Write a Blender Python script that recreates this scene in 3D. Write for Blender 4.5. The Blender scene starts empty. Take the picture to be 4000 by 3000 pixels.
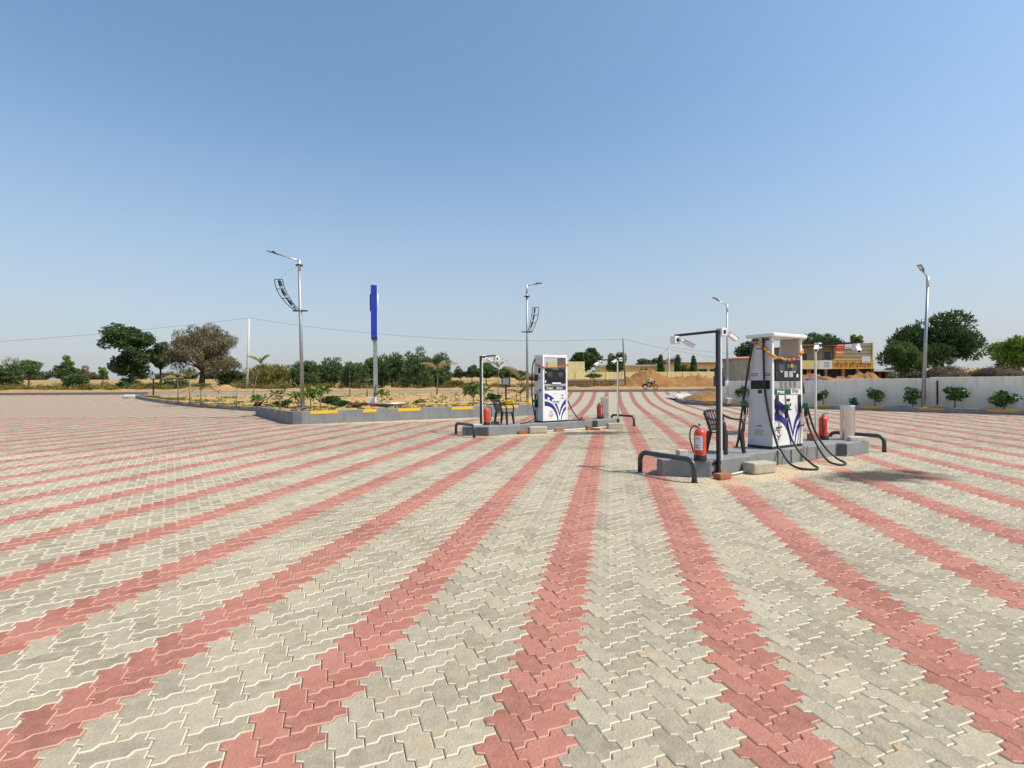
import bpy, bmesh, math, random
import numpy as np
from mathutils import Vector, Matrix, Euler

sc = bpy.context.scene
COL = bpy.context.collection
R = math.radians
rnd = random.Random(7)

# ------------------------------------------------------------------ camera, sky, sun, exposure
CAM_H = 1.518
cam = bpy.data.cameras.new('camera')
cam.sensor_width = 36.0
cam.lens = 36.0 * 1975 / 4000
cam.clip_start = 0.05
cam.clip_end = 6000
cam_o = bpy.data.objects.new('camera', cam)
COL.objects.link(cam_o)
_th, _ph = math.atan(1.8 / 1975), math.atan(.00552)
_F = Vector((0, math.cos(_th), -math.sin(_th)))
_U0 = Vector((1, 0, 0)).cross(_F)
_Rv = math.cos(_ph) * Vector((1, 0, 0)) - math.sin(_ph) * _U0
_U = math.sin(_ph) * Vector((1, 0, 0)) + math.cos(_ph) * _U0
_m = Matrix((_Rv, _U, -_F)).transposed().to_4x4()
_m.translation = (0, 0, CAM_H)
cam_o.matrix_world = _m
sc.camera = cam_o

SUN_EL = R(54)
SUN_DIR = Vector((.951 * math.cos(SUN_EL), -.309 * math.cos(SUN_EL), math.sin(SUN_EL)))
world = bpy.data.worlds.new('World')
sc.world = world
world.use_nodes = True
wn = world.node_tree.nodes
wl = world.node_tree.links
bg = wn['Background']
sky = wn.new('ShaderNodeTexSky')
sky.sky_type = 'NISHITA'
sky.sun_disc = False
sky.sun_elevation = SUN_EL
sky.sun_rotation = R(108)
sky.air_density = 1.0
sky.dust_density = 2.1
sky.ozone_density = 2.5
sky.altitude = 0
hz = wn.new('ShaderNodeMix')                       # dusty air: a pale veil, thicker towards the horizon all round
hz.data_type = 'RGBA'
hz.inputs[7].default_value = (2.75, 2.86, 3.08, 1)
wl.new(sky.outputs[0], hz.inputs[6])
wtc = wn.new('ShaderNodeTexCoord')
wsx = wn.new('ShaderNodeSeparateXYZ')
wl.new(wtc.outputs['Generated'], wsx.inputs[0])
wmr = wn.new('ShaderNodeMapRange')
wmr.interpolation_type = 'SMOOTHSTEP'
wmr.inputs['From Min'].default_value = -.05
wmr.inputs['From Max'].default_value = .52
wmr.inputs['To Min'].default_value = .78
wmr.inputs['To Max'].default_value = .10
wl.new(wsx.outputs['Z'], wmr.inputs[0])
wl.new(wmr.outputs[0], hz.inputs[0])
hs = wn.new('ShaderNodeHueSaturation')
hs.inputs['Hue'].default_value = .49
hs.inputs['Saturation'].default_value = 1.16
wl.new(hz.outputs[2], hs.inputs['Color'])
wl.new(hs.outputs[0], bg.inputs[0])
bg.inputs[1].default_value = 0.15

sun = bpy.data.lights.new('sun', 'SUN')
sun.energy = 3.4
sun.angle = R(.5)
sun.color = (1, .93, .80)
sun_o = bpy.data.objects.new('sun', sun)
COL.objects.link(sun_o)
sun_o.rotation_euler = (-SUN_DIR).to_track_quat('-Z', 'Y').to_euler()

sc.view_settings.view_transform = 'Standard'
sc.view_settings.look = 'None'
sc.view_settings.exposure = 0.40
sc.view_settings.gamma = 1.0
sc.view_settings.use_curve_mapping = False

# ------------------------------------------------------------------ materials
MATS = {}


def mat(name, c1, c2=None, scale=6.0, rough=.7, metal=0.0, bump=0.0, bscale=None, detail=4, coords='Object', spec=.5, stretch=None):
    if name in MATS:
        return MATS[name]
    m = bpy.data.materials.new(name)
    m.use_nodes = True
    nt = m.node_tree
    n, l = nt.nodes, nt.links
    b = n['Principled BSDF']
    b.inputs['Roughness'].default_value = rough
    b.inputs['Metallic'].default_value = metal
    b.inputs['Specular IOR Level'].default_value = spec
    if c2 is None:
        c2 = tuple(x * .82 for x in c1)
    tc = n.new('ShaderNodeTexCoord')
    src = tc.outputs['Object']
    if coords == 'World':
        g = n.new('ShaderNodeNewGeometry')
        src = g.outputs['Position']
    if stretch:
        mp = n.new('ShaderNodeMapping')
        mp.inputs['Scale'].default_value = stretch
        l.new(src, mp.inputs[0])
        src = mp.outputs[0]
    nz = n.new('ShaderNodeTexNoise')
    nz.inputs['Scale'].default_value = scale
    nz.inputs['Detail'].default_value = detail
    nz.inputs['Roughness'].default_value = .65
    l.new(src, nz.inputs['Vector'])
    rp = n.new('ShaderNodeValToRGB')
    rp.color_ramp.elements[0].position = .32
    rp.color_ramp.elements[1].position = .68
    rp.color_ramp.elements[0].color = (*c2, 1)
    rp.color_ramp.elements[1].color = (*c1, 1)
    l.new(nz.outputs[0], rp.inputs[0])
    l.new(rp.outputs[0], b.inputs['Base Color'])
    if bump:
        n2 = n.new('ShaderNodeTexNoise')
        n2.inputs['Scale'].default_value = bscale or scale * 5
        n2.inputs['Detail'].default_value = 5
        l.new(src, n2.inputs['Vector'])
        bp = n.new('ShaderNodeBump')
        bp.inputs['Strength'].default_value = bump
        bp.inputs['Distance'].default_value = .02
        l.new(n2.outputs[0], bp.inputs['Height'])
        l.new(bp.outputs[0], b.inputs['Normal'])
    MATS[name] = m
    return m


def leafmat(name, c1, c2, trans=.25, rough=.6):
    """foliage: colour varies per leaf, some light passes through"""
    m = bpy.data.materials.new(name)
    m.use_nodes = True
    nt = m.node_tree
    n, l = nt.nodes, nt.links
    b = n['Principled BSDF']
    b.inputs['Roughness'].default_value = rough
    b.inputs['Specular IOR Level'].default_value = .25
    g = n.new('ShaderNodeNewGeometry')
    nz = n.new('ShaderNodeTexNoise')
    nz.inputs['Scale'].default_value = .8
    l.new(g.outputs['Position'], nz.inputs['Vector'])
    mx = n.new('ShaderNodeMath')
    mx.operation = 'MULTIPLY_ADD'
    mx.inputs[1].default_value = .55
    l.new(g.outputs['Random Per Island'], mx.inputs[0])
    ml = n.new('ShaderNodeMath')
    ml.operation = 'MULTIPLY'
    ml.inputs[1].default_value = .5
    l.new(nz.outputs[0], ml.inputs[0])
    l.new(ml.outputs[0], mx.inputs[2])
    rp = n.new('ShaderNodeValToRGB')
    rp.color_ramp.elements[0].position = .15
    rp.color_ramp.elements[1].position = .8
    rp.color_ramp.elements[0].color = (*c2, 1)
    rp.color_ramp.elements[1].color = (*c1, 1)
    l.new(mx.outputs[0], rp.inputs[0])
    l.new(rp.outputs[0], b.inputs['Base Color'])
    t = n.new('ShaderNodeBsdfTranslucent')
    l.new(rp.outputs[0], t.inputs[0])
    ms = n.new('ShaderNodeMixShader')
    ms.inputs[0].default_value = trans
    l.new(b.outputs[0], ms.inputs[1])
    l.new(t.outputs[0], ms.inputs[2])
    l.new(ms.outputs[0], n['Material Output'].inputs[0])
    MATS[name] = m
    return m


white_paint = mat('white_paint', (.80, .80, .785), (.70, .69, .66), 2.2, .34, detail=8)
white_plastic = mat('white_plastic', (.78, .78, .77), (.7, .7, .68), 5, .4)
panel_grey = mat('panel_grey', (.62, .63, .64), (.55, .56, .57), 3, .4)
black_plastic = mat('black_plastic', (.012, .012, .014), (.02, .02, .022), 8, .35)
black_rubber = mat('black_rubber', (.012, .012, .012), (.02, .02, .02), 8, .5)
screen_m = mat('screen_glass', (.014, .016, .02), (.02, .022, .027), 2, .35, spec=.25)
lcd_m = mat('lcd_grey', (.06, .07, .075), (.045, .05, .056), 4, .35)
key_m = mat('keypad_steel', (.55, .53, .5), (.4, .39, .37), 30, .4, .4)
steel = mat('brushed_steel', (.72, .70, .68), (.58, .57, .55), 3, .24, 1.0, stretch=(1, 1, .05))
steel_dull = mat('dull_steel', (.55, .54, .52), (.45, .44, .42), 10, .45, .8)
galv = mat('galvanised', (.40, .43, .45), (.30, .33, .35), 4, .5, .75)
galv_light = mat('galvanised_light', (.58, .60, .60), (.48, .5, .5), 6, .4, .7)
hp_blue = mat('deep_blue', (.018, .022, .27), (.015, .018, .22), 3, .35)
sign_blue = mat('sign_blue', (.012, .045, .42), (.01, .035, .36), 1.5, .35)
navy = mat('navy', (.01, .02, .09), (.008, .014, .06), 4, .4)
hp_green = mat('label_green', (.008, .10, .045), (.006, .08, .035), 3, .4)
nozzle_green = mat('nozzle_green', (.004, .17, .07), (.003, .12, .05), 8, .35)
red_paint = mat('red_paint', (.72, .062, .018), (.60, .045, .015), 5, .3)
red_print = mat('red_print', (.7, .03, .02), (.6, .02, .015), 5, .5)
orange_print = mat('orange_print', (.8, .2, .03), (.7, .15, .02), 5, .5)
yellow_paint = mat('yellow_paint', (.80, .50, .01), (.68, .40, .012), 5, .5, bump=.1)
yellow_dull = mat('yellow_paint_dull', (.60, .35, .03), (.42, .24, .03), 6, .6, bump=.15)
hoop_grey = mat('hoop_grey', (.060, .070, .078), (.045, .052, .058), 5, .35, .2)
post_black = mat('post_black', (.028, .032, .036), (.02, .022, .025), 6, .4, .3)
chair_brown = mat('chair_brown', (.030, .019, .014), (.022, .013, .01), 6, .32)
label_print = mat('label_print', (.72, .76, .82), (.45, .55, .72), 55, .45)
text_white = mat('text_white', (.85, .85, .84), (.8, .8, .79), 5, .5)
text_dark = mat('text_dark', (.03, .03, .05), (.02, .02, .04), 5, .5)
sticker = mat('sticker', (.78, .78, .75), (.62, .63, .66), 40, .5)
beige = mat('beige_plate', (.52, .46, .36), (.45, .4, .32), 20, .6)
tan_inner = mat('inner_panel', (.42, .36, .30), (.36, .31, .26), 4, .5)
concrete = mat('cast_concrete', (.48, .43, .33), (.36, .32, .25), 7, .9, bump=.5, bscale=40)
concrete_pale = mat('pale_concrete', (.58, .54, .45), (.46, .42, .34), 6, .9, bump=.5, bscale=40)
brick_m = mat('fired_brick', (.40, .16, .075), (.26, .10, .05), 12, .9, bump=.5, bscale=50)
brick_pink = mat('pink_brick', (.50, .24, .17), (.40, .19, .13), 12, .9, bump=.4, bscale=50)
pvc_grey = mat('conduit_silver', (.74, .74, .72), (.64, .64, .62), 8, .3, .0)
pvc = mat('pvc_white', (.72, .70, .62), (.6, .57, .48), 10, .5)


def plaster(name, c1, c2, dark, rough=.85):
    """painted plaster with vertical run-off streaks and blotches"""
    m = bpy.data.materials.new(name)
    m.use_nodes = True
    n, l = m.node_tree.nodes, m.node_tree.links
    b = n['Principled BSDF']
    b.inputs['Roughness'].default_value = rough
    g = n.new('ShaderNodeNewGeometry')
    nz = n.new('ShaderNodeTexNoise')
    nz.inputs['Scale'].default_value = 1.7
    nz.inputs['Detail'].default_value = 7
    nz.inputs['Roughness'].default_value = .62
    l.new(g.outputs['Position'], nz.inputs['Vector'])
    r1 = n.new('ShaderNodeValToRGB')
    r1.color_ramp.elements[0].position = .35
    r1.color_ramp.elements[1].position = .65
    r1.color_ramp.elements[0].color = (*c2, 1)
    r1.color_ramp.elements[1].color = (*c1, 1)
    l.new(nz.outputs[0], r1.inputs[0])
    mp = n.new('ShaderNodeMapping')
    mp.inputs['Scale'].default_value = (5, 5, .7)
    l.new(g.outputs['Position'], mp.inputs[0])
    n2 = n.new('ShaderNodeTexNoise')
    n2.inputs['Scale'].default_value = 1.1
    n2.inputs['Detail'].default_value = 5
    l.new(mp.outputs[0], n2.inputs['Vector'])
    r2 = n.new('ShaderNodeValToRGB')
    r2.color_ramp.elements[0].position = .55
    r2.color_ramp.elements[1].position = .74
    r2.color_ramp.elements[0].color = (0, 0, 0, 1)
    r2.color_ramp.elements[1].color = (.7, .7, .7, 1)
    l.new(n2.outputs[0], r2.inputs[0])
    mx = n.new('ShaderNodeMix')
    mx.data_type = 'RGBA'
    l.new(r2.outputs[0], mx.inputs[0])
    l.new(r1.outputs[0], mx.inputs[6])
    mx.inputs[7].default_value = (*dark, 1)
    l.new(mx.outputs[2], b.inputs['Base Color'])
    n3 = n.new('ShaderNodeTexNoise')
    n3.inputs['Scale'].default_value = 28
    n3.inputs['Detail'].default_value = 6
    l.new(g.outputs['Position'], n3.inputs['Vector'])
    bp = n.new('ShaderNodeBump')
    bp.inputs['Strength'].default_value = .35
    bp.inputs['Distance'].default_value = .02
    l.new(n3.outputs[0], bp.inputs['Height'])
    l.new(bp.outputs[0], b.inputs['Normal'])
    MATS[name] = m
    return m


kerb_grey = plaster('kerb_grey', (.225, .24, .245), (.18, .19, .197), (.14, .145, .145))
island_grey = plaster('island_grey', (.225, .235, .235), (.175, .185, .188), (.27, .26, .225))
patch_grey = plaster('patch_grey', (.11, .12, .125), (.09, .1, .105), (.12, .12, .12))
wall_cement = plaster('wall_cement', (.92, .85, .73), (.83, .76, .64), (.64, .57, .46))
yellow_wall = plaster('yellow_wall', (.90, .78, .40), (.82, .68, .30), (.52, .40, .18))
cream_wall = plaster('cream_wall', (.86, .74, .42), (.76, .63, .32), (.5, .4, .22))
ochre_wall = plaster('ochre_wall', (.34, .27, .15), (.27, .21, .115), (.16, .13, .08))
block_wall = plaster('block_wall', (.40, .33, .22), (.31, .25, .165), (.2, .165, .11))
tank_cement = plaster('tank_cement', (.42, .37, .28), (.33, .29, .22), (.14, .12, .095))
sign_yellow = mat('sign_yellow', (.72, .40, .02), (.60, .33, .025), 2, .6)
sign_cream = mat('sign_cream', (.78, .62, .26), (.70, .54, .2), 2, .6)
sign_white = mat('sign_white', (.78, .75, .68), (.7, .67, .6), 6, .6)
maroon = mat('maroon', (.30, .016, .008), (.25, .012, .006), 3, .6)
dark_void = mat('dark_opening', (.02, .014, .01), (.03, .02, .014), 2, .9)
glass_dark = mat('window_glass', (.018, .016, .02), (.03, .026, .03), 2, .25)
brick_pillar = mat('brick_pillar', (.32, .12, .05), (.22, .08, .035), 8, .9, bump=.5)
roof_sheet = mat('roof_sheet', (.50, .48, .46), (.4, .38, .36), 3, .6)
roof_red = mat('roof_edge_red', (.34, .13, .07), (.26, .1, .05), 3, .8)
stone_m = mat('rubble_stone', (.33, .24, .15), (.22, .155, .10), 2.5, .95, bump=.6)
sand_m = mat('sand_heap', (.33, .165, .046), (.20, .095, .026), 1.1, .95, bump=.8, bscale=3.0, coords='World')
sand_pale = mat('sand_pale', (.42, .255, .10), (.29, .17, .065), 1.3, .95, bump=.7, bscale=4, coords='World')
soil_m = mat('planter_soil', (.53, .345, .135), (.27, .165, .055), 2.6, .95, bump=.9, bscale=7, coords='World', stretch=(1, 1.6, 1))
asphalt = mat('asphalt', (.062, .06, .056), (.048, .046, .043), 3, .85, bump=.2, coords='World')
field_m = mat('dry_field', (.56, .38, .13), (.44, .29, .10), .12, .95, coords='World')
bark = mat('bark', (.11, .08, .055), (.07, .05, .035), 5, .95, bump=.5)
bark_pale = mat('bark_pale', (.24, .19, .13), (.17, .13, .09), 6, .95, bump=.5)
pole_concrete = mat('pole_concrete', (.62, .58, .48), (.52, .48, .4), 3, .9)
pole_wood = mat('pole_wood', (.28, .22, .15), (.2, .155, .105), 5, .9)
wire_m = mat('wire_grey', (.16, .16, .17), (.13, .13, .14), 3, .7)
thatch = mat('thatch', (.09, .06, .03), (.035, .024, .014), 5, 1.0, bump=.9)
hay = mat('hay', (.72, .54, .24), (.55, .4, .16), 4, 1.0, bump=.8)
skin_m = mat('skin', (.30, .16, .10), (.26, .14, .085), 8, .6)
cloth_mint = mat('shirt_mint', (.52, .70, .68), (.45, .62, .6), 6, .8)
cloth_dark = mat('trousers_dark', (.02, .02, .025), (.015, .015, .02), 6, .8)
hair_m = mat('hair_black', (.012, .009, .008), (.01, .008, .007), 6, .6)
flower_o = mat('marigold_orange', (.72, .20, .015), (.6, .13, .01), 20, .8)
flower_y = mat('marigold_yellow', (.75, .45, .02), (.65, .36, .02), 20, .8)
flower_r = mat('flower_red', (.45, .02, .03), (.35, .015, .02), 20, .8)
flower_dry = mat('dried_marigold', (.50, .24, .06), (.35, .15, .04), 20, .9)

leaf_dark = leafmat('leaf_dark', (0.095, 0.15, 0.048), (0.03, 0.058, 0.022))
leaf_neem = leafmat('leaf_neem', (0.136, 0.216, 0.0576), (0.048, 0.0928, 0.0288))
leaf_prosopis = leafmat('leaf_prosopis', (0.15, 0.215, 0.075), (0.045, 0.078, 0.03))
leaf_olive = leafmat('leaf_olive', (0.243, 0.2295, 0.054), (0.1215, 0.1148, 0.0297))
leaf_light = leafmat('leaf_light', (0.208, 0.304, 0.048), (0.088, 0.152, 0.0288))
leaf_brown = leafmat('leaf_brown', (.185, .158, .075), (.085, .072, .036), .15)
leaf_shrub = leafmat('leaf_shrub', (0.065, 0.1495, 0.0338), (0.0234, 0.065, 0.0156), .18, .4)
leaf_frangi = leafmat('leaf_frangipani', (0.1875, 0.3, 0.0562), (0.0438, 0.1063, 0.025), .2, .35)
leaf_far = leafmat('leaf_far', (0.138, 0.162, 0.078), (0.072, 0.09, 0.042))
leaf_dry = leafmat('leaf_dry_palm', (.36, .26, .12), (.22, .15, .07), .3)
leaf_palm = leafmat('leaf_palm', (.22, .24, .06), (.10, .12, .03), .3)
leaf_scrub = leafmat('leaf_scrub', (.24, .20, .055), (.10, .095, .028), .2)
leaf_grass = leafmat('leaf_grass', (.16, .20, .04), (.07, .10, .02), .3)


# ------------------------------------------------------------------ mesh helpers
class MB:
    def __init__(s):
        s.v, s.f, s.m = [], [], []

    def add(s, verts, faces, mi=0):
        o = len(s.v)
        s.v += [tuple(p) for p in verts]
        s.f += [tuple(i + o for i in f) for f in faces]
        s.m += [mi] * len(faces)
        return s

    def box(s, c, d, rz=0, mi=0, rx=0, ry=0, top=1.0):
        M_ = Matrix.Translation(c) @ Euler((rx, ry, rz)).to_matrix().to_4x4()
        v = []
        for z in (-.5, .5):
            k = top if z > 0 else 1
            for x, y in ((-.5, -.5), (.5, -.5), (.5, .5), (-.5, .5)):
                v.append(M_ @ Vector((x * d[0] * k, y * d[1] * k, z * d[2])))
        return s.add(v, [(3, 2, 1, 0), (4, 5, 6, 7), (0, 1, 5, 4), (1, 2, 6, 5), (2, 3, 7, 6), (3, 0, 4, 7)], mi)

    def prism(s, poly, z0, z1, mi=0):
        n = len(poly)
        v = [(x, y, z0) for x, y in poly] + [(x, y, z1) for x, y in poly]
        f = [tuple(range(n - 1, -1, -1)), tuple(range(n, 2 * n))]
        f += [(i, (i + 1) % n, n + (i + 1) % n, n + i) for i in range(n)]
        return s.add(v, f, mi)

    def prism_x(s, poly, x0, x1, mi=0):
        """poly in (y,z), extruded along x"""
        n = len(poly)
        v = [(x0, y, z) for y, z in poly] + [(x1, y, z) for y, z in poly]
        f = [tuple(range(n - 1, -1, -1)), tuple(range(n, 2 * n))]
        f += [(i, (i + 1) % n, n + (i + 1) % n, n + i) for i in range(n)]
        return s.add(v, f, mi)

    def tube(s, pts, r, n=8, mi=0, cap=True):
        pts = [Vector(p) for p in pts]
        rs = r if isinstance(r, (list, tuple)) else [r] * len(pts)
        rings = []
        up = None
        for i, p in enumerate(pts):
            a = pts[max(i - 1, 0)]
            b = pts[min(i + 1, len(pts) - 1)]
            t = (b - a).normalized()
            if up is None:
                up = t.orthogonal().normalized()
            else:
                up = (up - t * up.dot(t))
                up = up.normalized() if up.length > 1e-6 else t.orthogonal().normalized()
            w = t.cross(up)
            rings.append([p + (up * math.cos(2 * math.pi * k / n) + w * math.sin(2 * math.pi * k / n)) * rs[i] for k in range(n)])
        v = [q for rg in rings for q in rg]
        f = []
        for i in range(len(pts) - 1):
            for k in range(n):
                f.append((i * n + k, i * n + (k + 1) % n, (i + 1) * n + (k + 1) % n, (i + 1) * n + k))
        if cap:
            f.append(tuple(range(n - 1, -1, -1)))
            f.append(tuple(range((len(pts) - 1) * n, len(pts) * n)))
        return s.add(v, f, mi)

    def lathe(s, prof, n=20, c=(0, 0, 0), mi=0):
        v, f = [], []
        for r, z in prof:
            for k in range(n):
                a = 2 * math.pi * k / n
                v.append((c[0] + r * math.cos(a), c[1] + r * math.sin(a), c[2] + z))
        for i in range(len(prof) - 1):
            for k in range(n):
                f.append((i * n + k, i * n + (k + 1) % n, (i + 1) * n + (k + 1) % n, (i + 1) * n + k))
        f.append(tuple(range(n - 1, -1, -1)))
        f.append(tuple(range((len(prof) - 1) * n, len(prof) * n)))
        return s.add(v, f, mi)

    def ball(s, c, r, n=6, mi=0, sz=1.0):
        prof = [(max(r * math.sin(math.pi * i / 4), .0005), -r * sz * math.cos(math.pi * i / 4)) for i in range(5)]
        return s.lathe(prof, n, c, mi)

    def fpoly(s, pts, y=-.004, mi=0):
        """flat print on a front face: pts (x,z)"""
        v = [(x, y, z) for x, z in pts]
        return s.add(v, [tuple(range(len(v)))], mi)

    def ribbon(s, a, b, y=-.004, mi=0):
        """flat print between two polylines of (x,z)"""
        n = len(a)
        v = [(x, y, z) for x, z in a] + [(x, y, z) for x, z in b]
        return s.add(v, [(n + i, n + i + 1, i + 1, i) for i in range(n - 1)], mi)

    def build(s, name, mats, parent=None, smooth=False, bevel=0, loc=None, rot=None, seg=2):
        me = bpy.data.meshes.new(name)
        me.from_pydata(s.v, [], s.f)
        ml = mats if isinstance(mats, (list, tuple)) else [mats]
        for q in ml:
            me.materials.append(q)
        if len(ml) > 1:
            me.polygons.foreach_set('material_index', s.m)
        if smooth:
            me.polygons.foreach_set('use_smooth', [True] * len(me.polygons))
        me.update()
        o = bpy.data.objects.new(name, me)
        COL.objects.link(o)
        if smooth and smooth != 'full':
            try:
                me.set_sharp_from_angle(angle=R(40))
            except Exception:
                pass
        if bevel:
            bv = o.modifiers.new('bevel', 'BEVEL')
            bv.width = bevel
            bv.segments = seg
            bv.limit_method = 'ANGLE'
        if parent:
            o.parent = parent
        if loc is not None:
            o.location = loc
        if rot is not None:
            o.rotation_euler = rot
        return o


def tag(o, label=None, cat=None, group=None, kind=None):
    if label:
        o['label'] = label
    if cat:
        o['category'] = cat
    if group:
        o['group'] = group
    if kind:
        o['kind'] = kind
    return o


def thing(name, label, cat, loc=(0, 0, 0), rz=0, group=None):
    o = bpy.data.objects.new(name, None)
    COL.objects.link(o)
    o.empty_display_size = .1
    o.location = loc
    o.rotation_euler = (0, 0, rz)
    return tag(o, label, cat, group)


def raw_mesh(name, verts, faces, mats, mi=None, parent=None, smooth=False):
    me = bpy.data.meshes.new(name)
    me.from_pydata(verts, [], faces)
    for q in (mats if isinstance(mats, (list, tuple)) else [mats]):
        me.materials.append(q)
    if mi is not None:
        me.polygons.foreach_set('material_index', mi)
    if smooth:
        me.polygons.foreach_set('use_smooth', [True] * len(me.polygons))
    me.update()
    o = bpy.data.objects.new(name, me)
    COL.objects.link(o)
    if parent:
        o.parent = parent
    return o


def quads_mesh(name, V, mats, parent=None, mi=None):
    """V: (N,4,3) array of quads"""
    N = len(V)
    me = bpy.data.meshes.new(name)
    me.vertices.add(N * 4)
    me.vertices.foreach_set('co', np.asarray(V, dtype=np.float32).ravel())
    me.loops.add(N * 4)
    me.loops.foreach_set('vertex_index', np.arange(N * 4, dtype=np.int32))
    me.polygons.add(N)
    me.polygons.foreach_set('loop_start', np.arange(0, N * 4, 4, dtype=np.int32))
    me.polygons.foreach_set('loop_total', np.full(N, 4, dtype=np.int32))
    for q in (mats if isinstance(mats, (list, tuple)) else [mats]):
        me.materials.append(q)
    if mi is not None:
        me.polygons.foreach_set('material_index', np.asarray(mi, dtype=np.int32))
    me.update(calc_edges=True)
    o = bpy.data.objects.new(name, me)
    COL.objects.link(o)
    if parent:
        o.parent = parent
    return o


def smooth_path(pts, k=6):
    """Catmull-Rom through pts"""
    P = [Vector(p) for p in pts]
    P = [P[0] * 2 - P[1]] + P + [P[-1] * 2 - P[-2]]
    out = []
    for i in range(1, len(P) - 2):
        for j in range(k):
            t = j / k
            a, b, c, d = P[i - 1], P[i], P[i + 1], P[i + 2]
            out.append(.5 * ((2 * b) + (c - a) * t + (2 * a - 5 * b + 4 * c - d) * t * t + (3 * b - a - 3 * c + d) * t ** 3))
    out.append(P[-2])
    return out


def text_mesh(body, size, name, m, parent=None, loc=(0, 0, 0), rot=(R(90), 0, 0), width=None, bold=0.0, cut=None, align='LEFT'):
    c = bpy.data.curves.new(name, 'FONT')
    c.body = body
    c.size = size
    c.offset = bold
    c.extrude = .0015
    c.align_x = align
    t = bpy.data.objects.new(name, c)
    COL.objects.link(t)
    bpy.context.view_layer.update()
    w0 = t.dimensions[0]
    me = bpy.data.meshes.new_from_object(t)
    bpy.data.objects.remove(t)
    if cut is not None:
        bm = bmesh.new()
        bm.from_mesh(me)
        bmesh.ops.bisect_plane(bm, geom=bm.verts[:] + bm.edges[:] + bm.faces[:], plane_co=(cut * size, 0, 0), plane_no=(1, 0, 0), clear_outer=True)
        bm.to_mesh(me)
        bm.free()
    me.name = name
    me.materials.clear()
    me.materials.append(m)
    o = bpy.data.objects.new(name, me)
    COL.objects.link(o)
    if width:
        k = width / w0
        o.scale = (k, 1 if k > .7 else 1, 1)
    o.parent = parent
    o.location = loc
    o.rotation_euler = rot
    return o, w0


# ------------------------------------------------------------------ terrain profile
def zf(Y):
    """height of the forecourt: level, then a ramp up to the road"""
    t = min(max((Y - 32) / 14.0, 0), 1)
    return .70 * t ** 2.2


def zt(X, Y):
    """terrain beyond"""
    z = zf(Y)
    if Y > 66:
        z += min((Y - 66) * .019, 4.6) * (1 if X < 5 else .45)
    return z


def atx(px, Y):
    return (px - 2000) / 1975 * Y


# ground sheet
ys = list(np.concatenate([np.linspace(-60, 30, 10), np.linspace(32, 48, 17), np.linspace(52, 120, 18), np.linspace(140, 400, 14), np.linspace(500, 1400, 6)]))
xs = list(np.concatenate([np.linspace(-1300, -400, 5), np.linspace(-300, 300, 41), np.linspace(400, 1300, 5)]))
gv, gf = [], []
for j, y in enumerate(ys):
    for i, x in enumerate(xs):
        gv.append((x, y, zt(x, y) - (.07 if y < 66 else 0.0)))
for j in range(len(ys) - 1):
    for i in range(len(xs) - 1):
        a = j * len(xs) + i
        gf.append((a, a + 1, a + 1 + len(xs), a + len(xs)))
gm = bpy.data.materials.new('ground_dirt')
gm.use_nodes = True
n, l = gm.node_tree.nodes, gm.node_tree.links
b = n['Principled BSDF']
b.inputs['Roughness'].default_value = .95
g = n.new('ShaderNodeNewGeometry')
mp = n.new('ShaderNodeMapping')
mp.inputs['Scale'].default_value = (.02, .055, .02)
l.new(g.outputs['Position'], mp.inputs[0])
nz = n.new('ShaderNodeTexNoise')
nz.inputs['Scale'].default_value = 1.0
nz.inputs['Detail'].default_value = 8
nz.inputs['Roughness'].default_value = .6
l.new(mp.outputs[0], nz.inputs['Vector'])
rp = n.new('ShaderNodeValToRGB')
e = rp.color_ramp.elements
e[0].position, e[0].color = .35, (.15, .125, .045, 1)
e[1].position, e[1].color = .62, (.55, .35, .105, 1)
e2 = e.new(.47)
e2.color = (.42, .27, .085, 1)
l.new(nz.outputs[0], rp.inputs[0])
n3 = n.new('ShaderNodeTexNoise')
n3.inputs['Scale'].default_value = 1.4
n3.inputs['Detail'].default_value = 8
l.new(g.outputs['Position'], n3.inputs['Vector'])
mm = n.new('ShaderNodeMix')
mm.data_type = 'RGBA'
mm.blend_type = 'MULTIPLY'
mm.inputs[0].default_value = .45
l.new(rp.outputs[0], mm.inputs[6])
l.new(n3.outputs[0], mm.inputs[7])
br = n.new('ShaderNodeBrightContrast')
br.inputs[1].default_value = .0
l.new(mm.outputs[2], br.inputs[0])
l.new(br.outputs[0], b.inputs['Base Color'])
bp = n.new('ShaderNodeBump')
bp.inputs['Strength'].default_value = .6
bp.inputs['Distance'].default_value = .1
l.new(n3.outputs[0], bp.inputs['Height'])
l.new(bp.outputs[0], b.inputs['Normal'])
tag(raw_mesh('ground', gv, gf, gm), kind='structure')

# ------------------------------------------------------------------ paving
W = .125
ANG = R(11.04)
UD = np.array([math.sin(ANG + R(45)), math.cos(ANG + R(45))])
VD = np.array([math.sin(ANG - R(45)), math.cos(ANG - R(45))])
TIP = np.array([.310, 2.301])                       # lower right corner of one red stretcher
ORG = TIP - UD * 2 * W
PERP = np.array([math.cos(ANG), -math.sin(ANG)])
PERIOD = 12 * W / math.sqrt(2)
D_ = .105


def offset_poly(P, d):
    P = np.asarray(P)
    n = len(P)
    out = []
    for i in range(n):
        a, b, c = P[i - 1], P[i], P[(i + 1) % n]
        e1 = (b - a) / np.linalg.norm(b - a)
        e2 = (c - b) / np.linalg.norm(c - b)
        n1 = np.array([-e1[1], e1[0]])
        n2 = np.array([-e2[1], e2[0]])
        k = n1 + n2
        out.append(b + k * d / max(1 + n1 @ n2, .4))
    return np.array(out)


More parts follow.
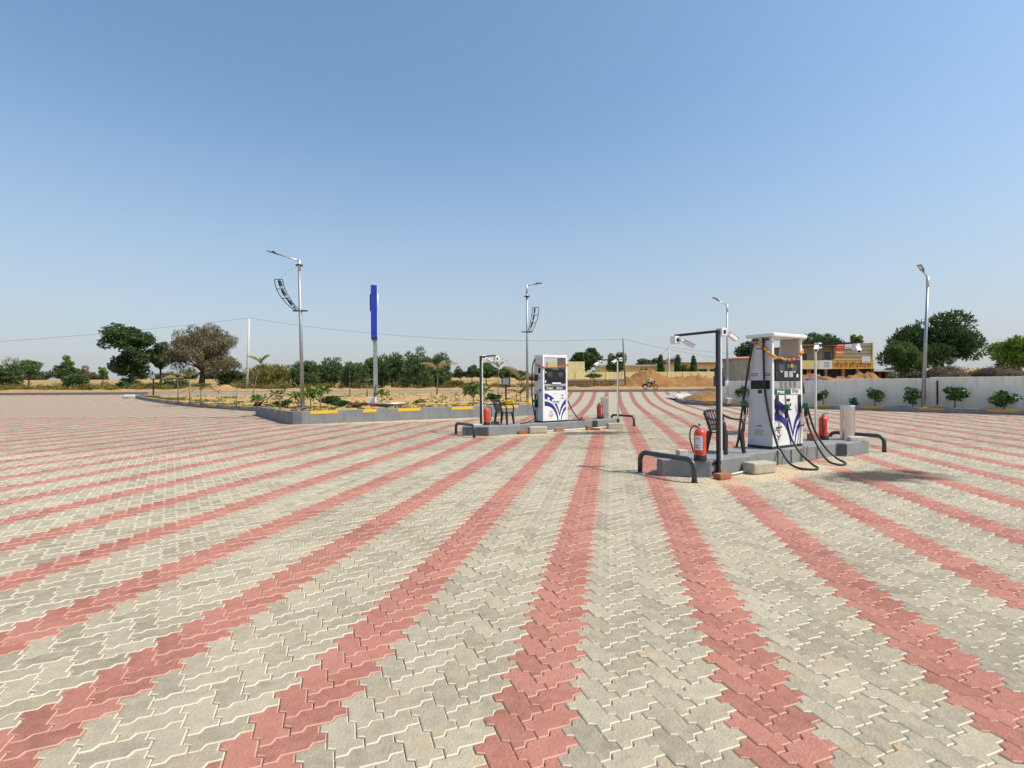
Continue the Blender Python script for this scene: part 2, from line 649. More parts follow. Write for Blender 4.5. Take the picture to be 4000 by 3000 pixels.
outl = []
for k in (0, 1):
    outl += [(k, 0), (k + .41, -D_), (k + .59, D_)]
outl += [(2, 0), (2 + D_, .41), (2 - D_, .59)]
for k in (1, 0):
    outl += [(k + 1, 1), (k + .59, 1 + D_), (k + .41, 1 - D_)]
outl += [(0, 1), (-D_, .59), (D_, .41)]
outl = (np.array(outl, float) - np.array([1, .5])) * W          # centred
O1 = offset_poly(outl, .0030)
O0 = offset_poly(outl, .0068)
RC = (np.array([(0, 0), (2, 0), (2, 1), (0, 1)], float) - np.array([1, .5])) * W
RC1 = offset_poly(RC, .0030)


def paver_mats():
    out = []
    for nm, ramp, edge in (('grey', ((.228, .200, .144), (.345, .303, .222), (.455, .400, .288)), (.70, .655, .52)),
                           ('red', ((.25, .102, .078), (.365, .155, .119), (.445, .203, .157)), (.62, .38, .285))):
        for isedge in (0, 1):
            m = bpy.data.materials.new('paver_' + nm + ('_edge' if isedge else ''))
            m.use_nodes = True
            n, l = m.node_tree.nodes, m.node_tree.links
            b = n['Principled BSDF']
            b.inputs['Roughness'].default_value = .88
            b.inputs['Specular IOR Level'].default_value = .25
            g = n.new('ShaderNodeNewGeometry')
            at = n.new('ShaderNodeAttribute')
            at.attribute_name = 'tint'
            oi = n.new('ShaderNodeObjectInfo')
            ad = n.new('ShaderNodeMath')
            ad.operation = 'ADD'
            l.new(at.outputs['Fac'], ad.inputs[0])
            l.new(oi.outputs['Random'], ad.inputs[1])
            fr = n.new('ShaderNodeMath')
            fr.operation = 'FRACT'
            l.new(ad.outputs[0], fr.inputs[0])
            nz = n.new('ShaderNodeTexNoise')
            nz.inputs['Scale'].default_value = 13
            nz.inputs['Detail'].default_value = 8
            nz.inputs['Roughness'].default_value = .68
            l.new(g.outputs['Position'], nz.inputs['Vector'])
            nb = n.new('ShaderNodeTexNoise')
            nb.inputs['Scale'].default_value = .9
            nb.inputs['Detail'].default_value = 5
            l.new(g.outputs['Position'], nb.inputs['Vector'])
            s1 = n.new('ShaderNodeMath')
            s1.operation = 'MULTIPLY_ADD'
            s1.inputs[1].default_value = .32
            l.new(fr.outputs[0], s1.inputs[0])
            s2 = n.new('ShaderNodeMath')
            s2.operation = 'MULTIPLY'
            s2.inputs[1].default_value = .95
            l.new(nz.outputs[0], s2.inputs[0])
            l.new(s2.outputs[0], s1.inputs[2])
            s3 = n.new('ShaderNodeMath')
            s3.operation = 'MULTIPLY_ADD'
            s3.inputs[1].default_value = .60
            l.new(nb.outputs[0], s3.inputs[0])
            l.new(s1.outputs[0], s3.inputs[2])
            s4 = n.new('ShaderNodeMath')
            s4.operation = 'SUBTRACT'
            s4.inputs[1].default_value = .43
            l.new(s3.outputs[0], s4.inputs[0])
            rp = n.new('ShaderNodeValToRGB')
            e = rp.color_ramp.elements
            e[0].position, e[0].color = .18, (*ramp[0], 1)
            e[1].position, e[1].color = .86, (*ramp[2], 1)
            q = e.new(.5)
            q.color = (*ramp[1], 1)
            l.new(s4.outputs[0], rp.inputs[0])
            col = rp.outputs[0]
            if isedge:
                me_ = n.new('ShaderNodeMix')
                me_.data_type = 'RGBA'
                me_.inputs[0].default_value = .68
                l.new(col, me_.inputs[6])
                me_.inputs[7].default_value = (*edge, 1)
                col = me_.outputs[2]
            # rusty water marks, block by block
            nr = n.new('ShaderNodeTexNoise')
            nr.inputs['Scale'].default_value = 4.6
            nr.inputs['Detail'].default_value = 7
            nr.inputs['Roughness'].default_value = .72
            l.new(g.outputs['Position'], nr.inputs['Vector'])
            rq = n.new('ShaderNodeValToRGB')
            rq.color_ramp.elements[0].position = .54
            rq.color_ramp.elements[1].position = .70
            rq.color_ramp.elements[1].color = (.7, .7, .7, 1)
            l.new(nr.outputs[0], rq.inputs[0])
            mq = n.new('ShaderNodeMix')
            mq.data_type = 'RGBA'
            l.new(rq.outputs[0], mq.inputs[0])
            l.new(col, mq.inputs[6])
            mq.inputs[7].default_value = ((.40, .30, .16, 1) if nm == 'grey' else (.40, .17, .10, 1))
            col = mq.outputs[2]
            # wind-blown sand, sits in broad patches
            ns = n.new('ShaderNodeTexNoise')
            ns.inputs['Scale'].default_value = .55
            ns.inputs['Detail'].default_value = 7
            ns.inputs['Roughness'].default_value = .7
            l.new(g.outputs['Position'], ns.inputs['Vector'])
            rs = n.new('ShaderNodeValToRGB')
            rs.color_ramp.elements[0].position = .5
            rs.color_ramp.elements[1].position = .72
            rs.color_ramp.elements[1].color = (.45, .45, .45, 1)
            l.new(ns.outputs[0], rs.inputs[0])
            mx = n.new('ShaderNodeMix')
            mx.data_type = 'RGBA'
            l.new(rs.outputs[0], mx.inputs[0])
            l.new(col, mx.inputs[6])
            mx.inputs[7].default_value = ((.46, .40, .29, 1) if nm == 'grey' else (.48, .25, .18, 1))
            col = mx.outputs[2]
            # sand along the foot of the islands and fuel stains on the lanes
            for (cx, cy, rx, ry, ang, c, amt, lo, hi) in (
                    (4.6, 8.55, 3.0, .55, 31.5, (.56, .46, .29), .75, .35, 1.0),
                    (1.2, 15.6, 3.4, .75, 33.5, (.56, .46, .29), .7, .35, 1.0),
                    (5.95, 8.12, 1.25, .58, 14, (.045, .036, .029), .93, .5, 1.12),
                    (2.5, 15.35, 1.5, .62, 5, (.06, .048, .038), .85, .45, 1.1),
                    (-4, 21.1, 6.0, .9, 27.5, (.60, .50, .33), .7, .3, 1.0)):
                sp = n.new('ShaderNodeMapping')
                sp.vector_type = 'TEXTURE'
                sp.inputs['Location'].default_value = (cx, cy, 0)
                sp.inputs['Rotation'].default_value = (0, 0, R(ang))
                sp.inputs['Scale'].default_value = (rx, ry, 1)
                l.new(g.outputs['Position'], sp.inputs[0])
                ln = n.new('ShaderNodeVectorMath')
                ln.operation = 'LENGTH'
                l.new(sp.outputs[0], ln.inputs[0])
                nn = n.new('ShaderNodeTexNoise')
                nn.inputs['Scale'].default_value = 2.6
                nn.inputs['Detail'].default_value = 6
                l.new(g.outputs['Position'], nn.inputs['Vector'])
                aa = n.new('ShaderNodeMath')
                aa.operation = 'MULTIPLY_ADD'
                aa.inputs[1].default_value = 1.5
                l.new(nn.outputs[0], aa.inputs[0])
                sb = n.new('ShaderNodeMath')
                sb.operation = 'SUBTRACT'
                sb.inputs[1].default_value = .75
                l.new(ln.outputs['Value'], sb.inputs[0])
                l.new(sb.outputs[0], aa.inputs[2])
                mr = n.new('ShaderNodeMapRange')
                mr.inputs['From Min'].default_value = lo
                mr.inputs['From Max'].default_value = hi
                mr.inputs['To Min'].default_value = amt
                mr.inputs['To Max'].default_value = 0
                l.new(aa.outputs[0], mr.inputs[0])
                m2 = n.new('ShaderNodeMix')
                m2.data_type = 'RGBA'
                l.new(mr.outputs[0], m2.inputs[0])
                l.new(col, m2.inputs[6])
                m2.inputs[7].default_value = (*c, 1)
                col = m2.outputs[2]
            l.new(col, b.inputs['Base Color'])
            if not isedge:
                nf = n.new('ShaderNodeTexNoise')
                nf.inputs['Scale'].default_value = 70
                nf.inputs['Detail'].default_value = 4
                l.new(g.outputs['Position'], nf.inputs['Vector'])
                bp = n.new('ShaderNodeBump')
                bp.inputs['Strength'].default_value = .8
                bp.inputs['Distance'].default_value = .008
                l.new(nf.outputs[0], bp.inputs['Height'])
                l.new(bp.outputs[0], b.inputs['Normal'])
            out.append(m)
    return out


PG, PGE, PR, PRE = paver_mats()

# paving sheet beyond the modelled pavers: same stripes in the material
far_m = bpy.data.materials.new('paving_far')
far_m.use_nodes = True
n, l = far_m.node_tree.nodes, far_m.node_tree.links
b = n['Principled BSDF']
b.inputs['Roughness'].default_value = .9
b.inputs['Specular IOR Level'].default_value = .2
g = n.new('ShaderNodeNewGeometry')
dt = n.new('ShaderNodeVectorMath')
dt.operation = 'DOT_PRODUCT'
dt.inputs[1].default_value = (PERP[0], PERP[1], 0)
l.new(g.outputs['Position'], dt.inputs[0])
# centre of red column 0 has (u-v) = -.5
c0 = float(ORG @ PERP) + (-.5) * W / math.sqrt(2)
nj = n.new('ShaderNodeTexNoise')
nj.inputs['Scale'].default_value = 6
nj.inputs['Detail'].default_value = 2
l.new(g.outputs['Position'], nj.inputs['Vector'])
jm = n.new('ShaderNodeMath')
jm.operation = 'MULTIPLY_ADD'
jm.inputs[1].default_value = .05
l.new(nj.outputs[0], jm.inputs[0])
l.new(dt.outputs['Value'], jm.inputs[2])
sb = n.new('ShaderNodeMath')
sb.operation = 'SUBTRACT'
sb.inputs[1].default_value = c0 + .025
l.new(jm.outputs[0], sb.inputs[0])
dv = n.new('ShaderNodeMath')
dv.operation = 'DIVIDE'
dv.inputs[1].default_value = PERIOD
l.new(sb.outputs[0], dv.inputs[0])
rd = n.new('ShaderNodeMath')
rd.operation = 'ROUND'
l.new(dv.outputs[0], rd.inputs[0])
df = n.new('ShaderNodeMath')
df.operation = 'SUBTRACT'
l.new(dv.outputs[0], df.inputs[0])
l.new(rd.outputs[0], df.inputs[1])
ab = n.new('ShaderNodeMath')
ab.operation = 'ABSOLUTE'
l.new(df.outputs[0], ab.inputs[0])
mr = n.new('ShaderNodeMapRange')
mr.inputs['From Min'].default_value = .15
mr.inputs['From Max'].default_value = .18
mr.inputs['To Min'].default_value = 1
mr.inputs['To Max'].default_value = 0
l.new(ab.outputs[0], mr.inputs[0])
ng = n.new('ShaderNodeTexNoise')
ng.inputs['Scale'].default_value = 5
ng.inputs['Detail'].default_value = 8
ng.inputs['Roughness'].default_value = .8
l.new(g.outputs['Position'], ng.inputs['Vector'])
rg = n.new('ShaderNodeValToRGB')
rg.color_ramp.elements[0].position, rg.color_ramp.elements[0].color = .35, (.285, .255, .19, 1)
rg.color_ramp.elements[1].position, rg.color_ramp.elements[1].color = .65, (.43, .382, .285, 1)
l.new(ng.outputs[0], rg.inputs[0])
rr = n.new('ShaderNodeValToRGB')
rr.color_ramp.elements[0].position, rr.color_ramp.elements[0].color = .35, (.24, .097, .077, 1)
rr.color_ramp.elements[1].position, rr.color_ramp.elements[1].color = .65, (.355, .15, .118, 1)
l.new(ng.outputs[0], rr.inputs[0])
mx = n.new('ShaderNodeMix')
mx.data_type = 'RGBA'
l.new(mr.outputs[0], mx.inputs[0])
l.new(rg.outputs[0], mx.inputs[6])
l.new(rr.outputs[0], mx.inputs[7])
l.new(mx.outputs[2], b.inputs['Base Color'])

YB = 24.0                        # modelled pavers reach this far


def kerb_x(Y):
    """right-hand edge of the forecourt"""
    if Y < 33:
        return 12.65 + (32.9 - Y) * (9.75 / 10.8)
    pts = [(33, 12.5), (36.5, 12.35), (40, 13.0), (42, 13.9), (43.5, 16), (44.5, 20), (46, 30)]
    for (a, xa), (b_, xb) in zip(pts, pts[1:]):
        if a <= Y <= b_:
            return xa + (xb - xa) * (Y - a) / (b_ - a)
    return 30


fy = [YB] + list(np.arange(25, 46.01, .75)) + [46.1]
fv, ff = [], []
for y in fy:
    for t in np.linspace(0, 1, 9):
        x0 = -90
        fv.append((x0 + (kerb_x(y) + .15 - x0) * t, y, zf(y)))
for j in range(len(fy) - 1):
    for i in range(8):
        a = j * 9 + i
        ff.append((a, a + 1, a + 10, a + 9))
fore = tag(raw_mesh('forecourt', fv, ff, far_m), kind='structure')
joint_m = mat('joint_sand', (.40, .32, .21), (.26, .21, .14), 9, .95, bump=.6, coords='World')


def inwedge(x, y, m=2.6):
    return abs(x) < 1.03 * y + m


bed_v = [(-45, -6, -.013), (45, -6, -.013), (45, YB, -.013), (-45, YB, -.013)]
raw_mesh('joint_sand', bed_v, [(0, 1, 2, 3)], joint_m, parent=fore)
side_v = []
for sd in (-1, 1):
    pl = [(sd * 2.9, -6), (sd * 2.9, .2), (sd * (1.03 * YB + 2.6), YB), (sd * 90, YB), (sd * 90, -6)]
    if sd > 0:
        pl[2:] = [(sd * 23.9, 20.4), (48.2, -6)]
    side_v.append([(x, y, -.001) for x, y in (pl if sd > 0 else pl[::-1])])
side_f = [tuple(range(5))[::-1], tuple(range(5, 5 + len(side_v[1])))[::-1]]
side_v = side_v[0] + side_v[1]
raw_mesh('paving_sheet', side_v, side_f, far_m, parent=fore)

# lattice of herringbone chevrons: stretchers and headers
bricks = []
rs = np.random.RandomState(3)
kmax = 240
for m_ in range(-110, 111):
    for k in range(-60, 260):
        # lattice vector k(1,1)+m(2,-2)
        bu, bv_ = k + 2 * m_, k - 2 * m_
        for typ in (0, 1):
            cu, cv = (bu + 1, bv_ + .5) if typ == 0 else (bu - .5, bv_ + 1)
            p = ORG + (UD * cu + VD * cv) * W
            if p[1] < .25 or p[1] > YB - .05 or not inwedge(p[0], p[1]) or p[0] > kerb_x(p[1]) + .1:
                continue
            bricks.append((p[0], p[1], typ, m_ % 3 == 0))
bricks.sort(key=lambda q: (q[1]) + .12 * abs(q[0]))
# the 300 that show largest are objects of their own


def in_view(x, y):
    return y > 1.40 and abs(x) < y * 1.02


single, rest = [], []
for q in bricks:
    if len(single) < 300 and in_view(q[0], q[1]):
        single.append(q)
    else:
        rest.append(q)
HANG = math.atan2(UD[1], UD[0])
nO = len(outl)


def paver_mesh(name, mats):
    v = [(x, y, 0) for x, y in O0] + [(x, y, -.0045) for x, y in O1] + [(x, y, -.03) for x, y in O1]
    f = [tuple(range(nO))]
    mi = [0]
    for i in range(nO):
        j = (i + 1) % nO
        f.append((nO + i, nO + j, j, i))
        f.append((2 * nO + i, 2 * nO + j, nO + j, nO + i))
        mi += [1, 1]
    me = bpy.data.meshes.new(name)
    me.from_pydata(v, [], f)
    for q in mats:
        me.materials.append(q)
    me.polygons.foreach_set('material_index', mi)
    me.update()
    return me


pm_g = paver_mesh('paver', [PG, PGE])
pm_r = paver_mesh('paver_red', [PR, PRE])
for (x, y, typ, red) in single:
    o = bpy.data.objects.new('paver', pm_r if red else pm_g)
    o.location = (x, y, rs.uniform(-.0032, .0022))
    o.rotation_euler = (rs.normal(0, .010), rs.normal(0, .010), HANG + (R(90) if typ else 0) + rs.normal(0, .004))
    COL.objects.link(o)
    o.parent = fore
# all other pavers: one joined part
V, FC, MI, TINT = [], [], [], []
vo = 0
for (x, y, typ, red) in rest:
    ang = HANG + (R(90) if typ else 0) + rs.normal(0, .004)
    c, s = math.cos(ang), math.sin(ang)
    z0 = rs.uniform(-.0032, .0022)
    gx, gy = rs.normal(0, .010), rs.normal(0, .010)
    t = rs.rand()
    mi0 = 2 if red else 0

    def put(P, z):
        for a, b_ in P:
            dx, dy = a * c - b_ * s, a * s + b_ * c
            V.append((x + dx, y + dy, z + z0 + gx * dx + gy * dy))
    if y < 11.5:
        put(O0, 0)
        put(O1, -.0045)
        put(O1, -.013)
        FC.append(tuple(range(vo, vo + nO)))
        MI.append(mi0)
        for i in range(nO):
            j = (i + 1) % nO
            FC.append((vo + nO + i, vo + nO + j, vo + j, vo + i))
            FC.append((vo + 2 * nO + i, vo + 2 * nO + j, vo + nO + j, vo + nO + i))
            MI += [mi0 + 1, mi0 + 1]
        TINT += [t] * (1 + 2 * nO)
        vo += 3 * nO
    else:
        put(RC1, 0)
        put(RC1, -.013)
        FC.append((vo, vo + 1, vo + 2, vo + 3))
        MI.append(mi0)
        for i in range(4):
            j = (i + 1) % 4
            FC.append((vo + 4 + i, vo + 4 + j, vo + j, vo + i))
            MI.append(mi0)
        TINT += [t] * 5
        vo += 8
pav = raw_mesh('paver_field', V, FC, [PG, PGE, PR, PRE], MI, parent=fore)
at = pav.data.attributes.new('tint', 'FLOAT', 'FACE')
at.data.foreach_set('value', np.array(TINT, dtype=np.float32))
tag(pav, kind='stuff')

# road
rv, rf = [], []
for i, x in enumerate(np.linspace(-260, 260, 27)):
    rv += [(x, 46.0, .706), (x, 63, .706)]
for i in range(26):
    rf.append((2 * i, 2 * i + 2, 2 * i + 3, 2 * i + 1))
tag(raw_mesh('road', rv, rf, asphalt), kind='structure')
# sandy verge across the road
vv, vf = [], []
vr = np.random.RandomState(5)
vxs = np.linspace(-70, 60, 131)
for x in vxs:
    h1, h2 = .12 + .16 * vr.rand(), .2 + .22 * vr.rand()
    for y, z in ((62.8, .70), (63.6, .72 + h1), (64.6, .72 + h2), (66.0, .74 + h1), (68.0, .70)):
        vv.append((x, y + .25 * vr.rand(), z))
for i in range(len(vxs) - 1):
    for k in range(4):
        a = i * 5 + k
        vf.append((a, a + 5, a + 6, a + 1))
tag(raw_mesh('road_verge', vv, vf, sand_pale, smooth=True), kind='structure')
#PART2
# ------------------------------------------------------------------ fuel islands
class Isl:
    def __init__(s, x, y, ang):
        s.o = np.array([x, y])
        s.a = R(ang)
        s.u = np.array([math.cos(s.a), math.sin(s.a)])
        s.n = np.array([-math.sin(s.a), math.cos(s.a)])

    def p(s, a, t, z=0.0):
        q = s.o + s.u * a + s.n * t
        return (float(q[0]), float(q[1]), z)


IR = Isl(2.46, 8.12, 31.5)
IL = Isl(-1.38, 14.68, 33.5)
HT = .27
ISL_POLY = [(.03, .10), (.575, -.41), (1.63, -.41), (1.72, -.30), (4.72, -.28), (4.80, -.43), (5.70, -.45), (6.05, -.12), (6.05, .14),
            (5.70, .45), (4.80, .43), (4.72, .34), (1.72, .34), (1.63, .42), (.42, .42), (.03, .22)]
for isl, lab in ((IR, 'grey concrete pump island on the right with extinguisher and chair'), (IL, 'grey concrete pump island further back left of centre')):
    t = thing('fuel_island', lab, 'pump island', isl.p(0, 0), isl.a, 'fuel islands')
    MB().prism(ISL_POLY, -.012, HT).build('plinth', island_grey, t, bevel=.018)
    if isl is IR:
        MB().box((4.757, -.372, .135), (.17, .006, .20), rz=R(-63)).build('dark_face_patch', patch_grey, t)  # darker sheet puts the shade of the flare face into the colour
    else:
        MB().box((4.757, -.372, .135), (.17, .006, .20), rz=R(-63)).build('dark_face_patch', patch_grey, t)  # shade of this flare face, painted as a darker sheet too
        MB().box((.30, -.157, .135), (.66, .006, .22), rz=R(-43.1)).build('dark_face_patch', patch_grey, t)  # darker grey sheet over the end face
    if isl is IR:
        for q in (2.62, 3.05, 3.38, 3.95):
            MB().box((q, -.303, .13), (.018, .004, .25)).build('joint_strip', black_plastic, t)

# hoop guards
def hoop(isl, a, lab, tilt=0):
    t = thing('hoop_guard', lab, 'hoop guard', isl.p(a, 0), isl.a, 'hoop guards at the island ends')
    L, H, r = .555, .345, .14
    pts = [(0, -L, -.03), (0, -L, H - r)]
    pts += [(0, -L + r - r * math.cos(k * R(15)), H - r + r * math.sin(k * R(15))) for k in range(1, 7)]
    pts += [(0, L - r + r * math.sin(k * R(15)), H - r + r * math.cos(k * R(15))) for k in range(0, 7)]
    pts += [(0, L, -.03)]
    MB().tube(pts, .041, 14).build('bent_pipe', hoop_grey, t, smooth='full')
    for sgn in (-1, 1):
        MB().lathe([(.058, -.004), (.058, .006), (.043, .012)], 14, (0, sgn * L, 0)).build('base_collar', hoop_grey, t, smooth=True)
    return t


hoop(IR, 0, 'dark grey pipe hoop guarding the near end of the right island')
hoop(IR, 6.14, 'dark grey pipe hoop behind the steel bollard on the right island')
hoop(IL, 0, 'dark grey pipe hoop at the left end of the far island')
hoop(IL, 6.42, 'dark grey pipe hoop at the right end of the far island')


# camera posts
def camera_unit(parent, p, yaw, pitch=-.5):
    """junction box and bullet camera hanging beside it"""
    q = MB().box(p, (.13, .11, .13)).build('junction_box', white_plastic, parent, bevel=.008)
    MB().lathe([(.034, -.006), (.034, .006)], 14).build('cable_entry', black_plastic, q, loc=(p[0], p[1] - .056, p[2]), rot=(R(90), 0, 0))
    d = Vector((math.cos(yaw), math.sin(yaw), 0))
    b0 = Vector(p) + d * .07
    b1 = b0 + d * .08 + Vector((0, 0, -.03))
    MB().tube([b0, (b0 + b1) / 2 + Vector((0, 0, -.005)), b1], .016, 8).build('bracket', white_plastic, parent, smooth=True)
    c = MB()
    c.box((.085, 0, 0), (.17, .07, .07))
    c.box((.10, 0, .042), (.22, .084, .010))
    o = c.build('camera_body', white_plastic, parent, bevel=.006, loc=b1, rot=(0, -pitch, yaw))
    lens = MB().lathe([(.027, 0), (.027, .006)], 14).build('lens', black_plastic, o, loc=(.1705, 0, 0), rot=(0, R(90), 0))


def camera_post(isl, a, t0, way, lab, top=2.32, base=.04, yaws=(0, 0), cable=True, wd=.050, cx=.046):
    """inverted L: pole beside the island, arm across it (way=+1 away from the camera)"""
    t = thing('camera_post', lab, 'camera post', isl.p(a, t0), isl.a, 'camera posts on the islands')
    MB().box((0, 0, (top + base) / 2), (wd, wd, top - base)).build('pole', post_black, t, bevel=.004)
    L = .88
    MB().box((0, way * (L / 2 - wd / 2), top + .0195), (wd - .002, L + .002, .04)).build('arm', post_black, t, bevel=.004)
    if cable:
        MB().tube([(cx, -.014, top - .03), (cx, -.014, base + .25)], .023, 10).build('conduit', pvc_grey, t, smooth=True)
    for z in (.07, .215):
        MB().box((0, .030 * (-1 if t0 > 0 else 1) - .001, z), (.22, .008, .045)).build('bracket_plate', post_black, t)
    camera_unit(t, (.10, way * .0, top + .01), yaws[0])
    camera_unit(t, (-.09 if way > 0 else .09, way * (L - .10), top - .065), yaws[1])
    return t


camera_post(IR, .72, -.445, 1, 'black camera post beside the extinguisher at the near end of the right island', yaws=(R(-10), R(-40)))
camera_post(IR, 5.40, .475, -1, 'black camera post behind the right pump and steel bollard', yaws=(R(200), R(215)), wd=.036, cx=-.036)
camera_post(IL, .80, .45, -1, 'black camera post behind the chair on the far island', yaws=(R(-10), R(-30)))
camera_post(IL, 5.74, -.46, 1, 'black camera post at the right end of the far island', yaws=(R(170), R(190)), wd=.040, cx=-.038)


# ------------------------------------------------------------------ fuel dispensers
def px_front(cx, cy):
    return ((cx - 410) / 450.0 * 1.01, .05 + (1440 - cy) * .00170)


RIB = [
    ([(440, 920), (480, 930), (520, 950), (560, 975), (600, 1015), (640, 1080), (675, 1170), (700, 1255), (712, 1300)],
     [(440, 1030), (480, 1036), (520, 1048), (560, 1070), (600, 1105), (640, 1165), (672, 1235), (697, 1310), (710, 1362)]),
    ([(440, 1070), (480, 1076), (520, 1092), (560, 1115), (600, 1152), (635, 1210), (662, 1280), (682, 1360), (690, 1438)],
     [(440, 1155), (480, 1160), (520, 1172), (560, 1194), (595, 1230), (625, 1282), (648, 1340), (664, 1390), (672, 1438)]),
    ([(824, 1042), (800, 1066), (780, 1092), (760, 1126), (742, 1165), (728, 1205), (718, 1250), (713, 1300)],
     [(824, 1133), (802, 1150), (784, 1172), (766, 1200), (750, 1232), (736, 1270), (724, 1315), (714, 1362)]),
    ([(824, 1178), (806, 1196), (790, 1218), (774, 1248), (760, 1286), (748, 1330), (740, 1380), (734, 1438)],
     [(824, 1245), (810, 1258), (796, 1276), (784, 1298), (772, 1326), (760, 1360), (752, 1398), (747, 1438)]),
]


def emblem(parent, cx, cz, r):
    e = MB().fpoly([(cx + r * math.cos(a) * 1.0, cz + r * math.sin(a)) for a in np.linspace(0, 2 * math.pi, 28)[:-1]], -.0045).build('emblem', text_white, parent)
    ring = MB()
    P = [(cx + r * math.cos(a), cz + r * math.sin(a)) for a in np.linspace(0, 2 * math.pi, 33)]
    Q = [(cx + r * .955 * math.cos(a), cz + r * .955 * math.sin(a)) for a in np.linspace(0, 2 * math.pi, 33)]
    ring.ribbon(P, Q, -.0055)
    ring.build('emblem_ring', lcd_m, e)
    MB().fpoly([(cx - r * .42, cz + r * .16), (cx + r * .42, cz + r * .16), (cx + r * .42, cz + r * .72), (cx - r * .42, cz + r * .72)], -.0055).build('red_block', red_print, e)
    text_mesh('HP', r * .58, 'lettering', text_white, e, (cx - r * .30, -.0062, cz + r * .235))
    w = MB()
    for k in range(3):
        z0, dz = cz + r * (.02 - .2 * k), r * .17
        x1 = r * (.84 - .16 * k)
        for sg in (-1, 1):
            A_ = [(cx + sg * x1, z0), (cx + sg * x1 * .5, z0 - r * .10), (cx + sg * r * .02, z0 - r * .52)]
            B_ = [(cx + sg * x1 * .96, z0 - dz * .6), (cx + sg * x1 * .52, z0 - r * .10 - dz * .75), (cx + sg * r * .02, z0 - r * .52 - dz * .7)]
            w.ribbon(A_, B_, -.0055)
    w.build('wings', hp_blue, e)


def nozzle(parent, p, yaw, name='nozzle'):
    """spout up in the boot, green hand guard, lever loop, swivel below"""
    nb = MB()
    nb.tube([(0, 0, .0), (.035, 0, .035), (.06, 0, .03)], [.035, .045, .03], 10)
    nb.box((.025, 0, .03), (.12, .062, .07))
    o = nb.build(name, nozzle_green, parent, smooth=True, bevel=.012, loc=p, rot=(0, 0, yaw))
    o.scale = (1.3, 1.3, 1.3)
    MB().tube([(-.01, 0, .05), (-.06, 0, .10), (-.085, 0, .20)], [.016, .013, .011], 8).build('spout', steel_dull, o, smooth=True)
    MB().tube([(-.01, 0, .0), (-.075, 0, -.01), (-.10, 0, -.07), (-.085, 0, -.13), (-.02, 0, -.14), (0, 0, -.12)], .0085, 6).build('lever_guard', black_plastic, o, smooth=True)
    MB().tube([(0, 0, .0), (.005, 0, -.13)], [.024, .02], 8).build('handle', black_plastic, o, smooth=True)
    MB().tube([(.005, 0, -.13), (.005, 0, -.20)], .017, 8).build('swivel', steel_dull, o, smooth=True)
    return o


